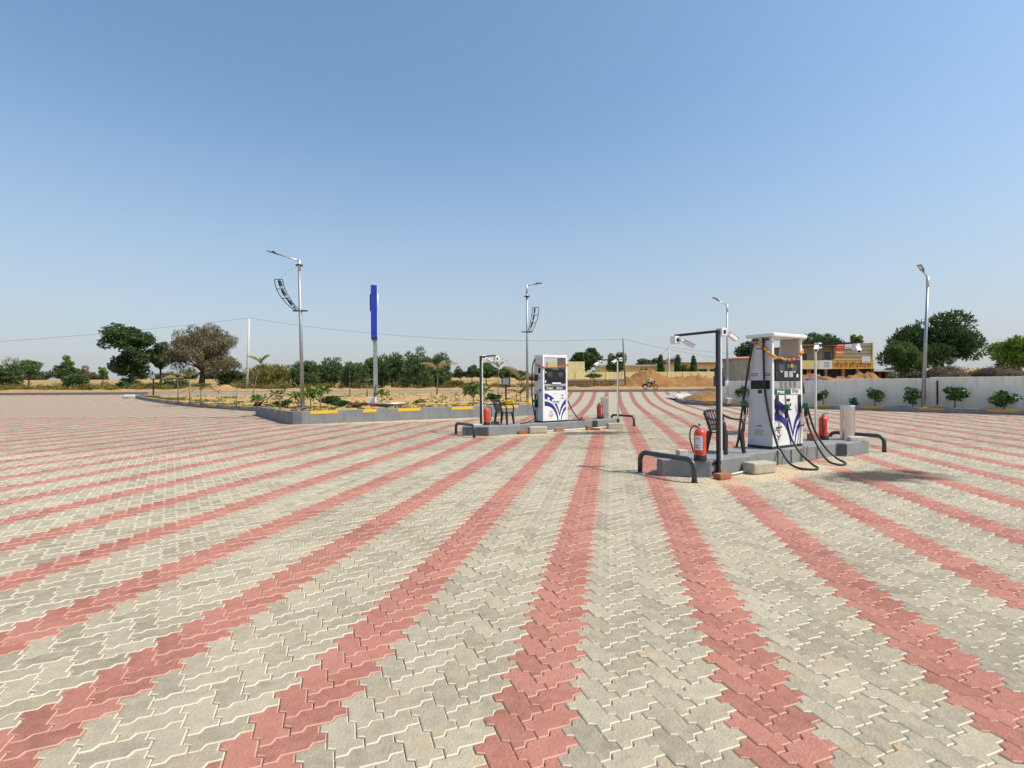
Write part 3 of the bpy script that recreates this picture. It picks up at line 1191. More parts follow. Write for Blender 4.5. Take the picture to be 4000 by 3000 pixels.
def dispenser(isl, a0, t0, lab, kind):
    t = thing('fuel_dispenser', lab, 'fuel pump', isl.p(a0, t0, HT), isl.a, 'fuel dispensers on the islands')
    Wd, D = 1.0, .48
    H = 2.16
    MB().box((Wd / 2, D / 2, .022), (Wd + .02, D + .02, .044)).build('base_plinth', black_plastic, t, bevel=.004)
    db = .49 if kind == 'A' else .46
    dt_ = .40 if kind == 'A' else .44
    # side panels (greyer than the white cabinet) and pillars
    cab = MB().prism_x([(.004, .044), (.004, 1.69), (dt_ + .02, 1.69), (db, .044)], .012, Wd - .012).build('cabinet', white_paint, t, bevel=.006)
    for x0, x1 in ((0, .055), (Wd - .055, Wd)):
        MB().prism_x([(0.0, .044), (0.0, H - .075), (dt_, H - .075), (dt_ + .02, 1.69), (db + .004, .044)], x0, x1).build('side_panel', [panel_grey if kind == 'A' else panel_grey], t, bevel=.01)
        MB().box(((x0 + x1) / 2, -.007, (H - .03) / 2), (.062, .02, H - .12)).build('pillar', white_paint, t, bevel=.006)
    if kind == 'A':
        MB().box((Wd / 2, dt_ / 2, H - .035), (Wd + .13, dt_ + .18, .075)).build('canopy', white_paint, t, bevel=.022)
    else:
        MB().box((Wd / 2, dt_ / 2 - .004, H - .04), (Wd + .006, dt_ + .016, .085)).build('canopy', white_paint, t, bevel=.008)
        MB().box((Wd / 2, -.004, 1.66), (Wd - .1, .02, .06)).build('cross_bar', white_paint, t)
    for x0 in (.056, Wd - .056):
        MB().box((x0, dt_ / 2, 1.89), (.004, dt_ - .04, .38)).build('inner_panel', tan_inner, t)
    # display
    z0, z1 = (1.27, 1.68) if kind == 'A' else (1.235, 1.755)
    if kind == 'B':
        z1 = 1.63 + .10
    disp = MB().box((Wd / 2, -.004, (z0 + z1) / 2), (Wd - .15, .05, z1 - z0)).build('display_panel', screen_m, t, bevel=.018)
    y0 = -.031
    for cx in (.27, .70):
        MB().box((cx, y0, z0 + (z1 - z0) * .60), (.19, .006, .13)).build('screen', lcd_m, disp, bevel=.003)
        MB().box((cx, y0, z0 + (z1 - z0) * .42), (.06, .006, .02)).build('price_window', sticker if kind == 'A' else lcd_m, disp)
    MB().box((Wd / 2, y0, z1 - .03), (.24, .005, .012)).build('trim', key_m, disp)
    if kind == 'A':
        for cx in (.42, .585):
            MB().box((cx, y0 - .001, z0 + .125), (.125, .008, .115)).build('keypad', key_m, disp, bevel=.004)
        MB().box((.505, y0 - .001, z1 - .13), (.11, .005, .06)).build('sticker', nozzle_green, disp)
        s_ = MB().lathe([(.042, 0), (.042, .006)], 16).build('sticker', orange_print, disp, loc=(.61, y0 - .001, z1 - .12), rot=(R(90), 0, 0))
        MB().box((.12, y0 - .001, z0 + .12), (.07, .008, .09)).build('printer_slot', black_plastic, disp)
        MB().box((.80, y0 - .001, z0 + .10), (.06, .006, .06)).build('price_label', sticker, disp)
        # grille
        gp = MB().box((Wd / 2, .0, 1.198), (Wd - .11, .03, .13)).build('grille_panel', steel_dull, t, bevel=.004)
        for c in range(4):
            for r_ in range(5):
                MB().box((.285 + c * .15, -.0165, 1.150 + r_ * .024), (.085, .004, .010)).build('louvre', dark_void, gp)
    else:
        for cx in (.11, .11):
            pass
        MB().box((.10, y0, z1 - .13), (.04, .005, .05)).build('sticker', sticker, disp)
        MB().box((.09, y0, z0 + .07), (.05, .005, .07)).build('sticker', sticker, disp)
        MB().box((.52, -.04, z0 + .012), (.36, .05, .05)).build('receipt_tray', white_paint, t, bevel=.006)
        MB().box((Wd / 2, -.006, 1.185), (Wd - .12, .026, .055)).build('steel_strip', steel_dull, t, bevel=.003)
    # product band
    zb0, zb1 = (1.015, 1.11) if kind == 'A' else (1.045, 1.145)
    xm = .60 if kind == 'A' else .50
    band = MB().box(((.085 + xm) / 2, -.008, (zb0 + zb1) / 2), (xm - .085, .020, zb1 - zb0)).build('product_label', hp_green, t)
    text_mesh('Petrol', .092, 'lettering', text_white, band, (.15, -.0195, zb0 + .018), bold=.003)
    band2 = MB().box(((.93 + xm) / 2, -.008, (zb0 + zb1) / 2), (.93 - xm - .004, .020, zb1 - zb0)).build('product_label', sticker if kind == 'A' else hp_blue, t)
    if kind == 'A':
        text_mesh('डीज़ल', .10, 'lettering', hp_blue, band2, (.635, -.0195, zb0 + .022))
    else:
        text_mesh('Diesel', .092, 'lettering', text_white, band2, (.55, -.0195, zb0 + .018), bold=.003)
    # lower door with the blue ribbons
    door = MB().box((Wd / 2, .002, .525), (Wd - .13, .022, .955)).build('door', white_paint, t, bevel=.004)
    for i, (A_, B_) in enumerate(RIB):
        y = -.0125
        MB().ribbon([px_front(*q) for q in A_], [px_front(*q) for q in B_], y).build('ribbon', hp_blue, door)
    e = thing_part('emblem_mount', t)
    e.location = (0, -.0095, 0)
    emblem(e, .335 if kind == 'B' else .20, .27, .105)
    flatten(e, t)
    MB().fpoly([(.335, .905), (.60, .905), (.60, .935), (.335, .935)], -.0128).build('small_print', label_print, door)
    if kind == 'B':
        MB().box((.53, -.0135, .665), (.33, .004, .145)).build('sticker', sticker, door)
        MB().box((.53, -.0165, .66), (.27, .002, .022)).build('print_line', text_dark, door)
        MB().box((.53, -.0165, .62), (.24, .002, .014)).build('print_line', text_dark, door)
        MB().box((.80, -.0135, .84), (.12, .004, .18)).build('sticker', sticker, door)
        MB().box((.80, -.0165, .86), (.045, .002, .055)).build('print_square', lcd_m, door)
        MB().box((.80, -.0165, .765), (.11, .002, .018)).build('print_line', hp_blue, door)
        MB().fpoly([(.18, .66), (.20, .66), (.20, .73), (.26, .73), (.26, .80), (.18, .80)], -.0145).build('sticker', text_white, door)
    else:
        MB().box((.585, -.0135, .80), (.10, .004, .17)).build('sticker', sticker, door)
        MB().box((.585, -.0165, .82), (.045, .002, .06)).build('print_square', lcd_m, door)
        MB().box((.585, -.0165, .725), (.095, .002, .02)).build('print_line', hp_blue, door)
        MB().box((.50, -.0135, .905), (.17, .004, .05)).build('door_handle', black_plastic, door, bevel=.012)
        for hx, nm in ((.15, 0), (.90, 1)):
            bt = MB().box((hx, -.0165, .82), (.10, .014, .36)).build('nozzle_boot', black_plastic, t, bevel=.006)
            MB().tube([(hx - .03, -.02, .40), (hx + .07, -.05, .40), (hx + .07, -.05, .43)], .014, 6).build('hook', black_plastic, t, smooth=True)
    # left flank fittings
    if kind == 'A':
        MB().box((-.002, .22, 1.20), (.006, .38, .165)).build('dark_window', screen_m, t)
        MB().box((-.002, .23, 1.07), (.006, .08, .07)).build('switch', black_plastic, t)
        MB().box((-.002, .25, .30), (.006, .16, .12)).build('rating_plate', beige, t)
        MB().box((-.002, .24, .42), (.005, .09, .02)).build('small_print', lcd_m, t)
        for yy in (.09, .34):
            f_ = MB().box((-.003, yy, 1.39), (.004, .12, .05)).build('vent_frame', lcd_m, t)
            MB().box((-.0055, yy, 1.39), (.003, .10, .022)).build('vent_slot', panel_grey, f_)
        MB().box((-.002, .19, 1.88), (.005, .22, .018)).build('slot', lcd_m, t)
        for yy in (.07, .14, .28, .35):
            MB().box((-.014, yy, 2.045), (.03, .045, .04)).build('hose_clamp', black_plastic, t)
    else:
        MB().box((-.002, .17, 1.66), (.006, .12, .16)).build('meter_window', screen_m, t)
        MB().box((-.010, .33, 1.43), (.022, .18, .20)).build('lock_box', screen_m, t, bevel=.004)
        MB().box((-.006, .15, 1.425), (.014, .05, .04)).build('keyhole', black_plastic, t)
        MB().tube([(-.01, .18, 1.04), (-.03, .15, 1.03), (-.03, .06, 1.035)], .018, 8).build('door_handle', black_plastic, t, smooth=True)
        MB().box((-.002, .24, .97), (.005, .18, .03)).build('small_print', lcd_m, t)
        MB().box((-.012, .33, .70), (.028, .16, .42)).build('nozzle_boot', black_plastic, t, bevel=.006)
    return t


def thing_part(name, parent):
    o = bpy.data.objects.new(name, None)
    COL.objects.link(o)
    o.parent = parent
    return o


def flatten(e, parent):
    """hand the children of a helper empty to the parent and drop the empty"""
    off = Vector(e.location)
    for c in list(e.children):
        c.parent = parent
        c.location = Vector(c.location) + off
    bpy.data.objects.remove(e)


def hose(parent, pts, r=.02, k=6):
    return MB().tube(smooth_path(pts, k), r, 8).build('hose', black_rubber, parent, smooth='full')


pa = dispenser(IR, 2.67, -.155, 'white fuel pump on the right with overhanging top and flower garland', 'A')
nozzle(pa, (.30, -.105, .745), R(20))
nozzle(pa, (.98, -.10, .76), R(15))
nozzle(pa, (-.02, .53, .80), R(190))
hose(pa, [(-.03, .14, 2.0), (-.05, .12, 1.6), (-.05, .10, 1.1), (-.04, .02, .6), (-.03, -.12, .10), (-.06, -.22, .0), (-.10, -.32, -.12), (-.15, -.45, -.215), (-.22, -.66, -.246), (-.10, -.80, -.247), (.06, -.79, -.24), (.11, -.66, -.19), (.18, -.42, -.03), (.26, -.22, .2), (.30, -.13, .42), (.306, -.105, .545)])
hose(pa, [(1.04, .10, 1.93), (1.045, .04, 1.5), (1.05, -.04, .95), (1.06, -.20, .35), (1.08, -.40, -.0), (1.10, -.60, -.185), (1.07, -.74, -.235), (.92, -.82, -.247), (.76, -.76, -.245), (.78, -.58, -.19), (.90, -.34, .06), (.97, -.16, .36), (.986, -.10, .56)])
hose(pa, [(-.03, .35, 2.0), (-.06, .42, 1.55), (-.08, .50, 1.0), (-.10, .57, .5), (-.14, .60, .12), (-.28, .54, .02), (-.22, .52, .18), (-.06, .54, .40), (-.02, .53, .54)])
hose(pa, [(-.02, .13, 1.99), (-.03, .15, 2.05), (.02, .16, 2.06)], .02)
pb = dispenser(IL, 2.72, -.155, 'white fuel pump on the far island with dried garland across its window', 'B')
nozzle(pb, (-.05, .33, .64), R(90))
hose(pb, [(-.02, .40, 2.03), (-.06, .46, 1.8), (-.07, .49, 1.3), (-.07, .47, .7), (-.05, .38, .25), (-.02, .33, .02)])
hose(pb, [(-.05, .33, .40), (-.07, .30, .28), (-.20, .20, .12), (-.55, .10, .03), (-.85, .02, .018)])
hose(pb, [(1.03, .30, 1.96), (1.05, .28, 1.5), (1.08, .20, .95), (1.20, .06, .45), (1.42, -.04, .10), (1.66, -.06, .018), (1.60, -.10, .018), (1.30, .06, .018), (1.06, .12, .03), (1.03, .12, .10)])


# garlands
def garland(name, lab, isl, a0, t0, pts, mats_, r, step):
    mb = MB()
    path = smooth_path(pts, 14)
    acc = 0
    prev = path[0]
    k = 0
    gr = random.Random(len(pts) * 3 + int(step * 1000))
    for p in path:
        acc += (p - prev).length
        prev = p
        if acc >= step:
            acc = 0
            mi = gr.choice(range(len(mats_)))
            rr_ = r * gr.uniform(.8, 1.25)
            mb.ball((p.x + gr.uniform(-.006, .006), p.y + gr.uniform(-.006, .006), p.z + gr.uniform(-.01, .01)), rr_, 7, mi, .8)
            k += 1
    o = mb.build(name, mats_, smooth=True)
    o.location = isl.p(a0, t0, HT)
    o.rotation_euler = (0, 0, isl.a)
    return tag(o, lab, 'garland', 'flower garlands on the pumps')


garland('flower_garland', 'red and yellow flower garland hung across the right pump', IR, 2.67, -.155,
        [(-.05, .37, 1.98)] + [(-.045, .20, 1.98), (-.04, .13, 1.90), (-.04, .04, 1.80), (.02, -.035, 1.735), (.12, -.045, 1.70), (.35, -.045, 1.675), (.60, -.045, 1.68), (.80, -.045, 1.745), (.95, -.04, 1.82), (1.035, .0, 1.86), (1.04, .05, 1.95)],
        [flower_o, flower_y, flower_r, flower_y], .028, .037)
garland('flower_garland', 'dried brown marigold garland hung across the far pump', IL, 2.72, -.155,
        [(-.03, .36, 1.86), (-.035, .26, 1.83), (-.03, .10, 1.79), (.0, -.035, 1.765), (.2, -.04, 1.755), (.5, -.04, 1.765), (.8, -.04, 1.80), (1.03, -.02, 1.85)],
        [flower_dry, flower_o, flower_dry], .029, .038)


# ------------------------------------------------------------------ extinguishers, chairs, bollards
def extinguisher(isl, a, t0, yaw, lab, hose_side=1, k=1.0, label=True):
    t = thing('fire_extinguisher', lab, 'fire extinguisher', isl.p(a, t0, HT), yaw, 'fire extinguishers on the islands')
    MB().lathe([(.098, 0), (.098, .085), (.094, .09)], 24).build('base_ring', black_plastic, t, smooth=True)
    body = MB().lathe([(.092, .086), (.092, .43), (.084, .465), (.055, .492), (.028, .503)], 28).build('cylinder', red_paint, t, smooth=True)
    MB().lathe([(.024, .500), (.028, .512), (.020, .535), (.014, .548)], 14).build('valve', steel_dull, t, smooth=True)
    MB().box((.03, 0, .565), (.13, .022, .012), ry=R(-24)).build('lever', black_plastic, t, bevel=.003)
    MB().box((.025, 0, .538), (.11, .022, .010), ry=R(-6)).build('handle', galv_light, t, bevel=.003)
    h = [(0, .02 * hose_side, .525), (-.01, .10 * hose_side, .545), (-.02, .158 * hose_side, .47), (-.02, .165 * hose_side, .33), (-.01, .125 * hose_side, .19), (0, .105 * hose_side, .12)]
    MB().tube(smooth_path(h, 6), .0115, 8).build('hose', black_rubber, t, smooth='full')
    if label:
        mb = MB()
        A_, B_ = [], []
        for i in range(9):
            a_ = R(-38 + 76 * i / 8)
            A_.append((.0928 * math.cos(a_), .0928 * math.sin(a_), .40))
            B_.append((.0928 * math.cos(a_), .0928 * math.sin(a_), .17))
        mb.add(A_ + B_, [(9 + i, 9 + i + 1, i + 1, i) for i in range(8)])
        lb = mb.build('instruction_label', label_print, t, smooth=True)
        for zz in (.215, .25, .36):
            A2 = [(.0933 * math.cos(R(a_)), .0933 * math.sin(R(a_)), zz) for a_ in range(-30, 6, 6)]
            B2 = [(x, y, zz - .012) for x, y, z in A2]
            nn_ = len(A2)
            MB().add(A2 + B2, [(nn_ + i, nn_ + i + 1, i + 1, i) for i in range(nn_ - 1)]).build('print_line', text_dark, lb)
    return t


extinguisher(IR, .475, -.29, R(-125), 'red fire extinguisher with black hose at the near end of the right island', -1)
extinguisher(IR, 5.10, .16, R(-32), 'red fire extinguisher between the right pump and steel bollard', -1)
extinguisher(IL, .86, .20, R(80), 'red fire extinguisher beside the chair on the far island', -1, label=False)
extinguisher(IL, 5.36, .06, R(-25), 'red fire extinguisher in front of the bollard on the far island', -1)


def chair(isl, a, t0, face, lab):
    """moulded plastic armchair, faces local +x"""
    t = thing('plastic_chair', lab, 'chair', isl.p(a, t0, HT), R(face), 'plastic chairs on the islands')
    t.scale = (.92, .92, .90)
    # seat: shallow dished slab
    v, f = [], []
    nx, ny = 7, 7
    for k, dz in ((0, 0), (1, -.022)):
        for i in range(nx):
            for j in range(ny):
                x = -.20 + .42 * i / (nx - 1)
                y = -.21 + .42 * j / (ny - 1)
                w = 1 - .10 * (1 - i / (nx - 1))
                z = .425 - .018 * math.sin(math.pi * j / (ny - 1)) - .02 * (1 - i / (nx - 1)) - (.015 if i == nx - 1 else 0) + dz
                v.append((x, y * w, z))
    N = nx * ny
    for i in range(nx - 1):
        for j in range(ny - 1):
            a_ = i * ny + j
            f.append((a_, a_ + ny, a_ + ny + 1, a_ + 1))
            f.append((N + a_, N + a_ + 1, N + a_ + ny + 1, N + a_ + ny))
    per = [i * ny for i in range(nx)] + [(nx - 1) * ny + j for j in range(1, ny)] + [i * ny + ny - 1 for i in range(nx - 2, -1, -1)] + [j for j in range(ny - 2, 0, -1)]
    for i in range(len(per)):
        a_, b_ = per[i], per[(i + 1) % len(per)]
        f.append((a_, b_, N + b_, N + a_)[::-1])
    MB().add(v, f).build('seat', chair_brown, t, smooth=True)
    # legs, tapering and splayed
    for sx, sy in ((1, 1), (1, -1), (-1, 1), (-1, -1)):
        m_ = MB()
        top = Vector((.19 * sx, .205 * sy, .42))
        bot = Vector((.225 * sx + (-.03 if sx < 0 else .01), .235 * sy, 0))
        for z0, z1, w0, w1 in ((0, 1, .046, .07),):
            vv_ = []
            for q, w in ((bot, w0), (top, w1)):
                for ax, ay in ((-1, -1), (1, -1), (1, 1), (-1, 1)):
                    vv_.append(q + Vector((ax * w * .5, ay * w * .62, 0)))
            m_.add(vv_, [(3, 2, 1, 0), (4, 5, 6, 7), (0, 1, 5, 4), (1, 2, 6, 5), (2, 3, 7, 6), (3, 0, 4, 7)])
        m_.build('leg', chair_brown, t, bevel=.006)
    # back: frame arch and slats

    def bp_(y, s):
        """point on the back surface, s 0..1 from seat to top"""
        return Vector((-.205 - .10 * s - .05 * s * s + .35 * y * y * (0.6 + s), y, .42 + .40 * s))
    wid = lambda s: .175 + .055 * s
    fr = [bp_(-wid(s), s) for s in np.linspace(0, .86, 7)]
    arch = [bp_(-wid(.9) * math.cos(k), .86 + .14 * math.sin(k)) for k in np.linspace(.15, math.pi - .15, 9)]
    fr2 = [bp_(wid(s), s) for s in np.linspace(.86, 0, 7)]
    back = MB().tube(fr + arch + fr2, .029, 6).build('backrest', chair_brown, t, smooth=True)
    for y in np.linspace(-.135, .135, 6):
        m_ = MB()
        pts = [bp_(y * (1 + .35 * s), s) for s in np.linspace(.05, .93, 7)]
        vv_, ff_ = [], []
        for p_ in pts:
            for dy, dx in ((-.018, -.005), (.018, -.005), (.018, .005), (-.018, .005)):
                vv_.append(p_ + Vector((dx, dy, 0)))
        for i in range(6):
            for k in range(4):
                ff_.append((i * 4 + k, i * 4 + (k + 1) % 4, i * 4 + 4 + (k + 1) % 4, i * 4 + 4 + k))
        m_.add(vv_, ff_).build('slat', chair_brown, back)
    pts = [bp_(y, .30) for y in np.linspace(-.17, .17, 7)]
    MB().tube(pts, .018, 6).build('back_rail', chair_brown, back, smooth=True)
    pts = [bp_(y, .06) for y in np.linspace(-.17, .17, 7)]
    MB().tube(pts, .024, 6).build('back_rail', chair_brown, back, smooth=True)
    # arms sweep from the back, forward and down to the front legs
    for sy in (-1, 1):
        pth = smooth_path([bp_(sy * .20, .80), (-.22, .245 * sy, .70), (-.05, .265 * sy, .655), (.10, .265 * sy, .655), (.185, .258 * sy, .64), (.215, .25 * sy, .57), (.215, .235 * sy, .42)], 5)
        vv_, ff_ = [], []
        npt = len(pth)
        for i, p_ in enumerate(pth):
            tn = (pth[min(i + 1, npt - 1)] - pth[max(i - 1, 0)]).normalized()
            nm = tn.cross(Vector((0, 1, 0))).normalized()
            for dy, dn in ((-.031, -.014), (.031, -.014), (.031, .014), (-.031, .014)):
                vv_.append(p_ + Vector((0, dy, 0)) + nm * dn)
        for i in range(npt - 1):
            for k in range(4):
                ff_.append((i * 4 + k, i * 4 + (k + 1) % 4, i * 4 + 4 + (k + 1) % 4, i * 4 + 4 + k))
        ff_ += [(3, 2, 1, 0), tuple(range((npt - 1) * 4, npt * 4))]
        MB().add(vv_, ff_).build('armrest', chair_brown, t, bevel=.005)
    return t


chair(IR, 1.60, .06, -66, 'dark brown plastic armchair on the right island')
chair(IL, 1.42, .08, -28, 'dark brown plastic armchair on the far island')


def bollard(isl, a, t0, lab):
    t = thing('steel_bollard', lab, 'bollard', isl.p(a, t0, HT), 0, 'steel bollards on the islands')
    MB().lathe([(.138, 0), (.138, .70)], 40).build('sleeve', steel, t, smooth=True)
    MB().lathe([(.143, .700), (.143, .735), (.139, .742), (.06, .744)], 40).build('cap', steel, t, smooth=True)
    return t


bollard(IR, 5.52, -.12, 'stainless steel cylinder bollard on the right island')
bollard(IL, 5.66, .12, 'stainless steel cylinder bollard on the far island')


# loose blocks, bricks and conduits
def block(name, lab, cat, p, d, rz, m, bevel=.01, group=None, top=1.0, rx=0):
    o = MB().box((0, 0, d[2] / 2), d, top=top).build(name, m, bevel=bevel)
    o.location = p
    o.rotation_euler = (rx, 0, rz)
    return tag(o, lab, cat, group)


gB = 'loose blocks and bricks around the islands'
block('concrete_block', 'large tan concrete block against the side of the right island', 'block', (4.13, 8.46, 0), (.50, .26, .19), R(22), concrete, .03, gB)
block('brick', 'brown brick at the foot of the near camera post', 'brick', (3.30, 7.95, 0), (.25, .15, .09), R(26), brick_m, .012, gB)
block('half_block', 'pale half block behind the near extinguisher on the right island', 'block', IR.p(.62, .20, HT), (.16, .13, .105), R(12), concrete_pale, .012, gB)
block('concrete_slab', 'small grey slab lying in front of the steel bollard on the right island', 'block', IR.p(5.42, -.33, HT), (.32, .14, .085), R(-2), concrete_pale, .01, gB)
block('brick', 'brown brick beside the second extinguisher on the right island', 'brick', IR.p(4.78, .22, HT), (.24, .14, .15), R(35), brick_m, .012, gB)
block('brick', 'brown brick at the near left foot of the far island', 'brick', (.30, 15.25, 0), (.26, .14, .10), R(12), brick_m, .012, gB)
block('concrete_block', 'tan concrete block with rounded top against the far island', 'block', (.77, 15.40, 0), (.56, .26, .21), R(14), concrete, .035, gB)
block('brick', 'pink brick on the ground in the middle of the far island side', 'brick', (1.49, 15.93, 0), (.28, .13, .12), R(5), brick_pink, .01, gB)
b1_ = block('brick', 'brown brick leaning on another near the right end of the far island', 'brick', (2.48, 16.35, 0), (.20, .13, .15), R(20), brick_m, .015, gB)
block('brick', 'brown brick lying flat near the right end of the far island', 'brick', (2.70, 16.32, 0), (.26, .12, .075), R(-5), brick_m, .012, gB)
block('concrete_block', 'tan concrete block below the right camera post of the far island', 'block', (3.42, 16.85, 0), (.52, .24, .18), R(8), concrete, .02, gB)
block('brick', 'pink brick on top of the far island behind the coiled hose', 'brick', IL.p(4.72, .12, HT), (.28, .13, .10), R(28), brick_pink, .01, gB)
block('concrete_slab', 'pale slab on top of the far island at its left end', 'block', IL.p(.42, .10, HT), (.34, .22, .05), R(20), concrete_pale, .01, gB)
block('brick', 'dark brick under the rear leg of the far chair', 'brick', IL.p(1.16, .20, HT), (.22, .12, .09), R(15), patch_grey, .01, gB)
o = MB().tube([IR.p(.86, -.52, .03), IR.p(1.9, -.42, .03)], .016, 8).build('conduit_pipe', pvc, smooth='full')
tag(o, 'short white plastic conduit on the paving beside the right island', 'pipe', 'conduits along the islands')
o = MB().tube([IL.p(1.9, -.42, .025), IL.p(3.2, -.46, .025), IL.p(4.6, -.47, .025), IL.p(5.6, -.52, .03)], .018, 8).build('conduit_pipe', pvc, smooth='full')
tag(o, 'long white plastic conduit on the paving along the far island', 'pipe', 'conduits along the islands')
#PART3
# ------------------------------------------------------------------ planter on the left
def seg_wall(mb, P, Q, h0, h1, th, zb0=-.05, zb1=-.05):
    """wall from P to Q (xy), thickness th behind the visible face (left of P->Q)"""
    P, Q = Vector((*P, 0)), Vector((*Q, 0))
    d = (Q - P).normalized()
    nn_ = Vector((-d.y, d.x, 0)) * th
    v = [P + Vector((0, 0, zb0)), Q + Vector((0, 0, zb1)), Q + nn_ + Vector((0, 0, zb1)), P + nn_ + Vector((0, 0, zb0)),
         P + Vector((0, 0, h0)), Q + Vector((0, 0, h1)), Q + nn_ + Vector((0, 0, h1)), P + nn_ + Vector((0, 0, h0))]
    mb.add(v, [(3, 2, 1, 0), (4, 5, 6, 7), (0, 1, 5, 4), (1, 2, 6, 5), (2, 3, 7, 6), (3, 0, 4, 7)])


def strip_wall(pts, hs, th, zb=None):
    """continuous wall through pts with heights hs"""
    mb = MB()
    n_ = len(pts)
    P = [Vector((*p, 0)) for p in pts]
    v = []
    for i, p in enumerate(P):
        d = (P[min(i + 1, n_ - 1)] - P[max(i - 1, 0)]).normalized()
        w = Vector((-d.y, d.x, 0)) * th
        b0 = (zb[i] if zb else -.05)
        v += [p + Vector((0, 0, b0)), p + Vector((0, 0, hs[i])), p + w + Vector((0, 0, hs[i])), p + w + Vector((0, 0, b0))]
    f = []
    for i in range(n_ - 1):
        for k in range(4):
            f.append((i * 4 + k, i * 4 + 4 + k, i * 4 + 4 + (k + 1) % 4, i * 4 + (k + 1) % 4))
    f += [(0, 1, 2, 3), ((n_ - 1) * 4 + 3, (n_ - 1) * 4 + 2, (n_ - 1) * 4 + 1, (n_ - 1) * 4)]
    mb.add(v, f)
    return mb


c_, d_ = Vector((-9.1, 20.13)), Vector((-8.16, 19.3))
round_c = [(-9.1, 20.13), (-8.92, 19.82), (-8.68, 19.55), (-8.42, 19.37), (-8.05, 19.36)]
pw_pts = [(-13.1, 25.8), (-11.0, 22.8)] + round_c + [(-5.0, 20.94), (-2.0, 22.5), (1.08, 24.1), (1.5, 24.6), (1.62, 25.4)]
pw_h = [.42, .46] + [.50] * 5 + [.51, .52, .52, .52, .52]
pw = thing('planter_wall', 'grey planter wall with yellow painted blocks left of the far island', 'planter wall')
strip_wall(pw_pts, pw_h, .22).build('wall', kerb_grey, pw, bevel=.02)
fd = Vector((9.24, 4.8, 0)).normalized()
f0 = Vector((-8.05, 19.357, 0))
for a, b_ in ((.42, 1.42), (2.4, 2.94), (3.82, 4.79), (6.2, 7.22), (8.64, 9.49)):
    q = f0 + fd * ((a + b_) / 2 - .12)
    MB().box((0, -.002, .445), (b_ - a, .012, .125), top=1).build('painted_block', yellow_paint, pw, loc=(q.x, q.y, .0), rot=(0, 0, math.atan2(fd.y, fd.x)))
ld = Vector((-4.0, 5.67, 0)).normalized()
l0 = Vector((-9.1, 20.13, 0))
for a, b_, wv in ((.15, .45, .47), (1.3, 1.8, .46), (3.4, 3.95, .44), (5.6, 6.2, .41)):
    m0 = (a + b_) / 2
    q = l0 + ld * m0
    MB().box((0, .002, wv - .055), (b_ - a, .012, .11)).build('painted_block', yellow_dull, pw, loc=(q.x, q.y, 0), rot=(0, 0, math.atan2(ld.y, ld.x)))

# low kerb running back to the road on the left
kp = [(-14.6, 29.0), (-19.0, 32.6), (-24.0, 36.6), (-29.0, 40.6), (-32.2, 43.2)]
kerb = thing('planter_kerb', 'long grey and yellow kerb running back to the road on the left', 'kerb')
mb = strip_wall(kp[::-1], [zf(p[1]) + .26 for p in kp[::-1]], .25, [zf(p[1]) - .06 for p in kp[::-1]])
mb.build('kerb_body', kerb_grey, kerb, bevel=.03)
kd = Vector((-17.6, 14.2, 0)).normalized()
for a, b_ in ((1.2, 2.2), (3.6, 4.6), (6.0, 7.0), (8.4, 9.4), (10.8, 11.8), (13.2, 14.2), (15.3, 16.3), (18.2, 19.8)):
    m0 = (a + b_) / 2
    q = Vector((-14.6, 29.0, 0)) + kd * m0
    z = zf(q.y) + .26
    sl = math.atan2(zf(q.y + .5 * kd.y) - zf(q.y - .5 * kd.y), 1.0)
    MB().box((0, 0, 0), (b_ - a, .268, .15), ry=-sl).build('painted_block', yellow_dull, kerb, loc=(q.x + .124 * kd.y, q.y - .124 * kd.x, z - .07), rot=(0, 0, math.atan2(kd.y, kd.x)))
kb = block('kerb_stone', 'rounded pale kerb stone at the far end of the left kerb', 'kerb stone', (-32.9, 43.5, zf(43.5) - .03), (.9, .4, .33), R(20), concrete_pale, .12)

# soil bed, rises gently to the road
bed_pts = []


def bed_z(x, y):
    t_ = min(max((y - 20) / 22.0, 0), 1)
    return .40 + .30 * t_


bv, bf = [], []
brs = np.random.RandomState(11)
rows_ = np.linspace(0, 1, 46)
cols_ = np.linspace(0, 1, 90)
front = [(-32.0, 43.3), (-14.3, 29.2), (-12.9, 25.9), (-8.95, 20.35), (-8.2, 19.65), (1.0, 24.3)]
back_y = 43.8


def front_at(u):
    # by x from -32 to 1.35
    x = -32.0 + 33.3 * u
    for (xa, ya), (xb, yb) in zip(front, front[1:]):
        if xa <= x <= xb:
            return x, ya + (yb - ya) * (x - xa) / (xb - xa)
    return x, 24.6


for i, u in enumerate(cols_):
    x, y0_ = front_at(u)
    for j, w in enumerate(rows_):
        y = y0_ + (back_y - y0_) * w ** 1.5
        edge = min(1, j / 2.0, (len(rows_) - 1 - j) / 2.0)
        z = bed_z(x, y) + brs.normal(0, .04) * edge
        if u < .55:
            z = max(z if y < 30 else 0, zf(y) + .17 + brs.normal(0, .02))
        bv.append((x, y, z))
for i in range(len(cols_) - 1):
    for j in range(len(rows_) - 1):
        a = i * len(rows_) + j
        bf.append((a, a + len(rows_), a + len(rows_) + 1, a + 1))
tag(raw_mesh('planter_soil', bv, bf, soil_m, smooth=True), kind='structure')


def bedz(x, y):
    z = bed_z(x, y)
    if x < -32 + 33.3 * .55:
        z = max(z if y < 30 else 0, zf(y) + .17)
    return z


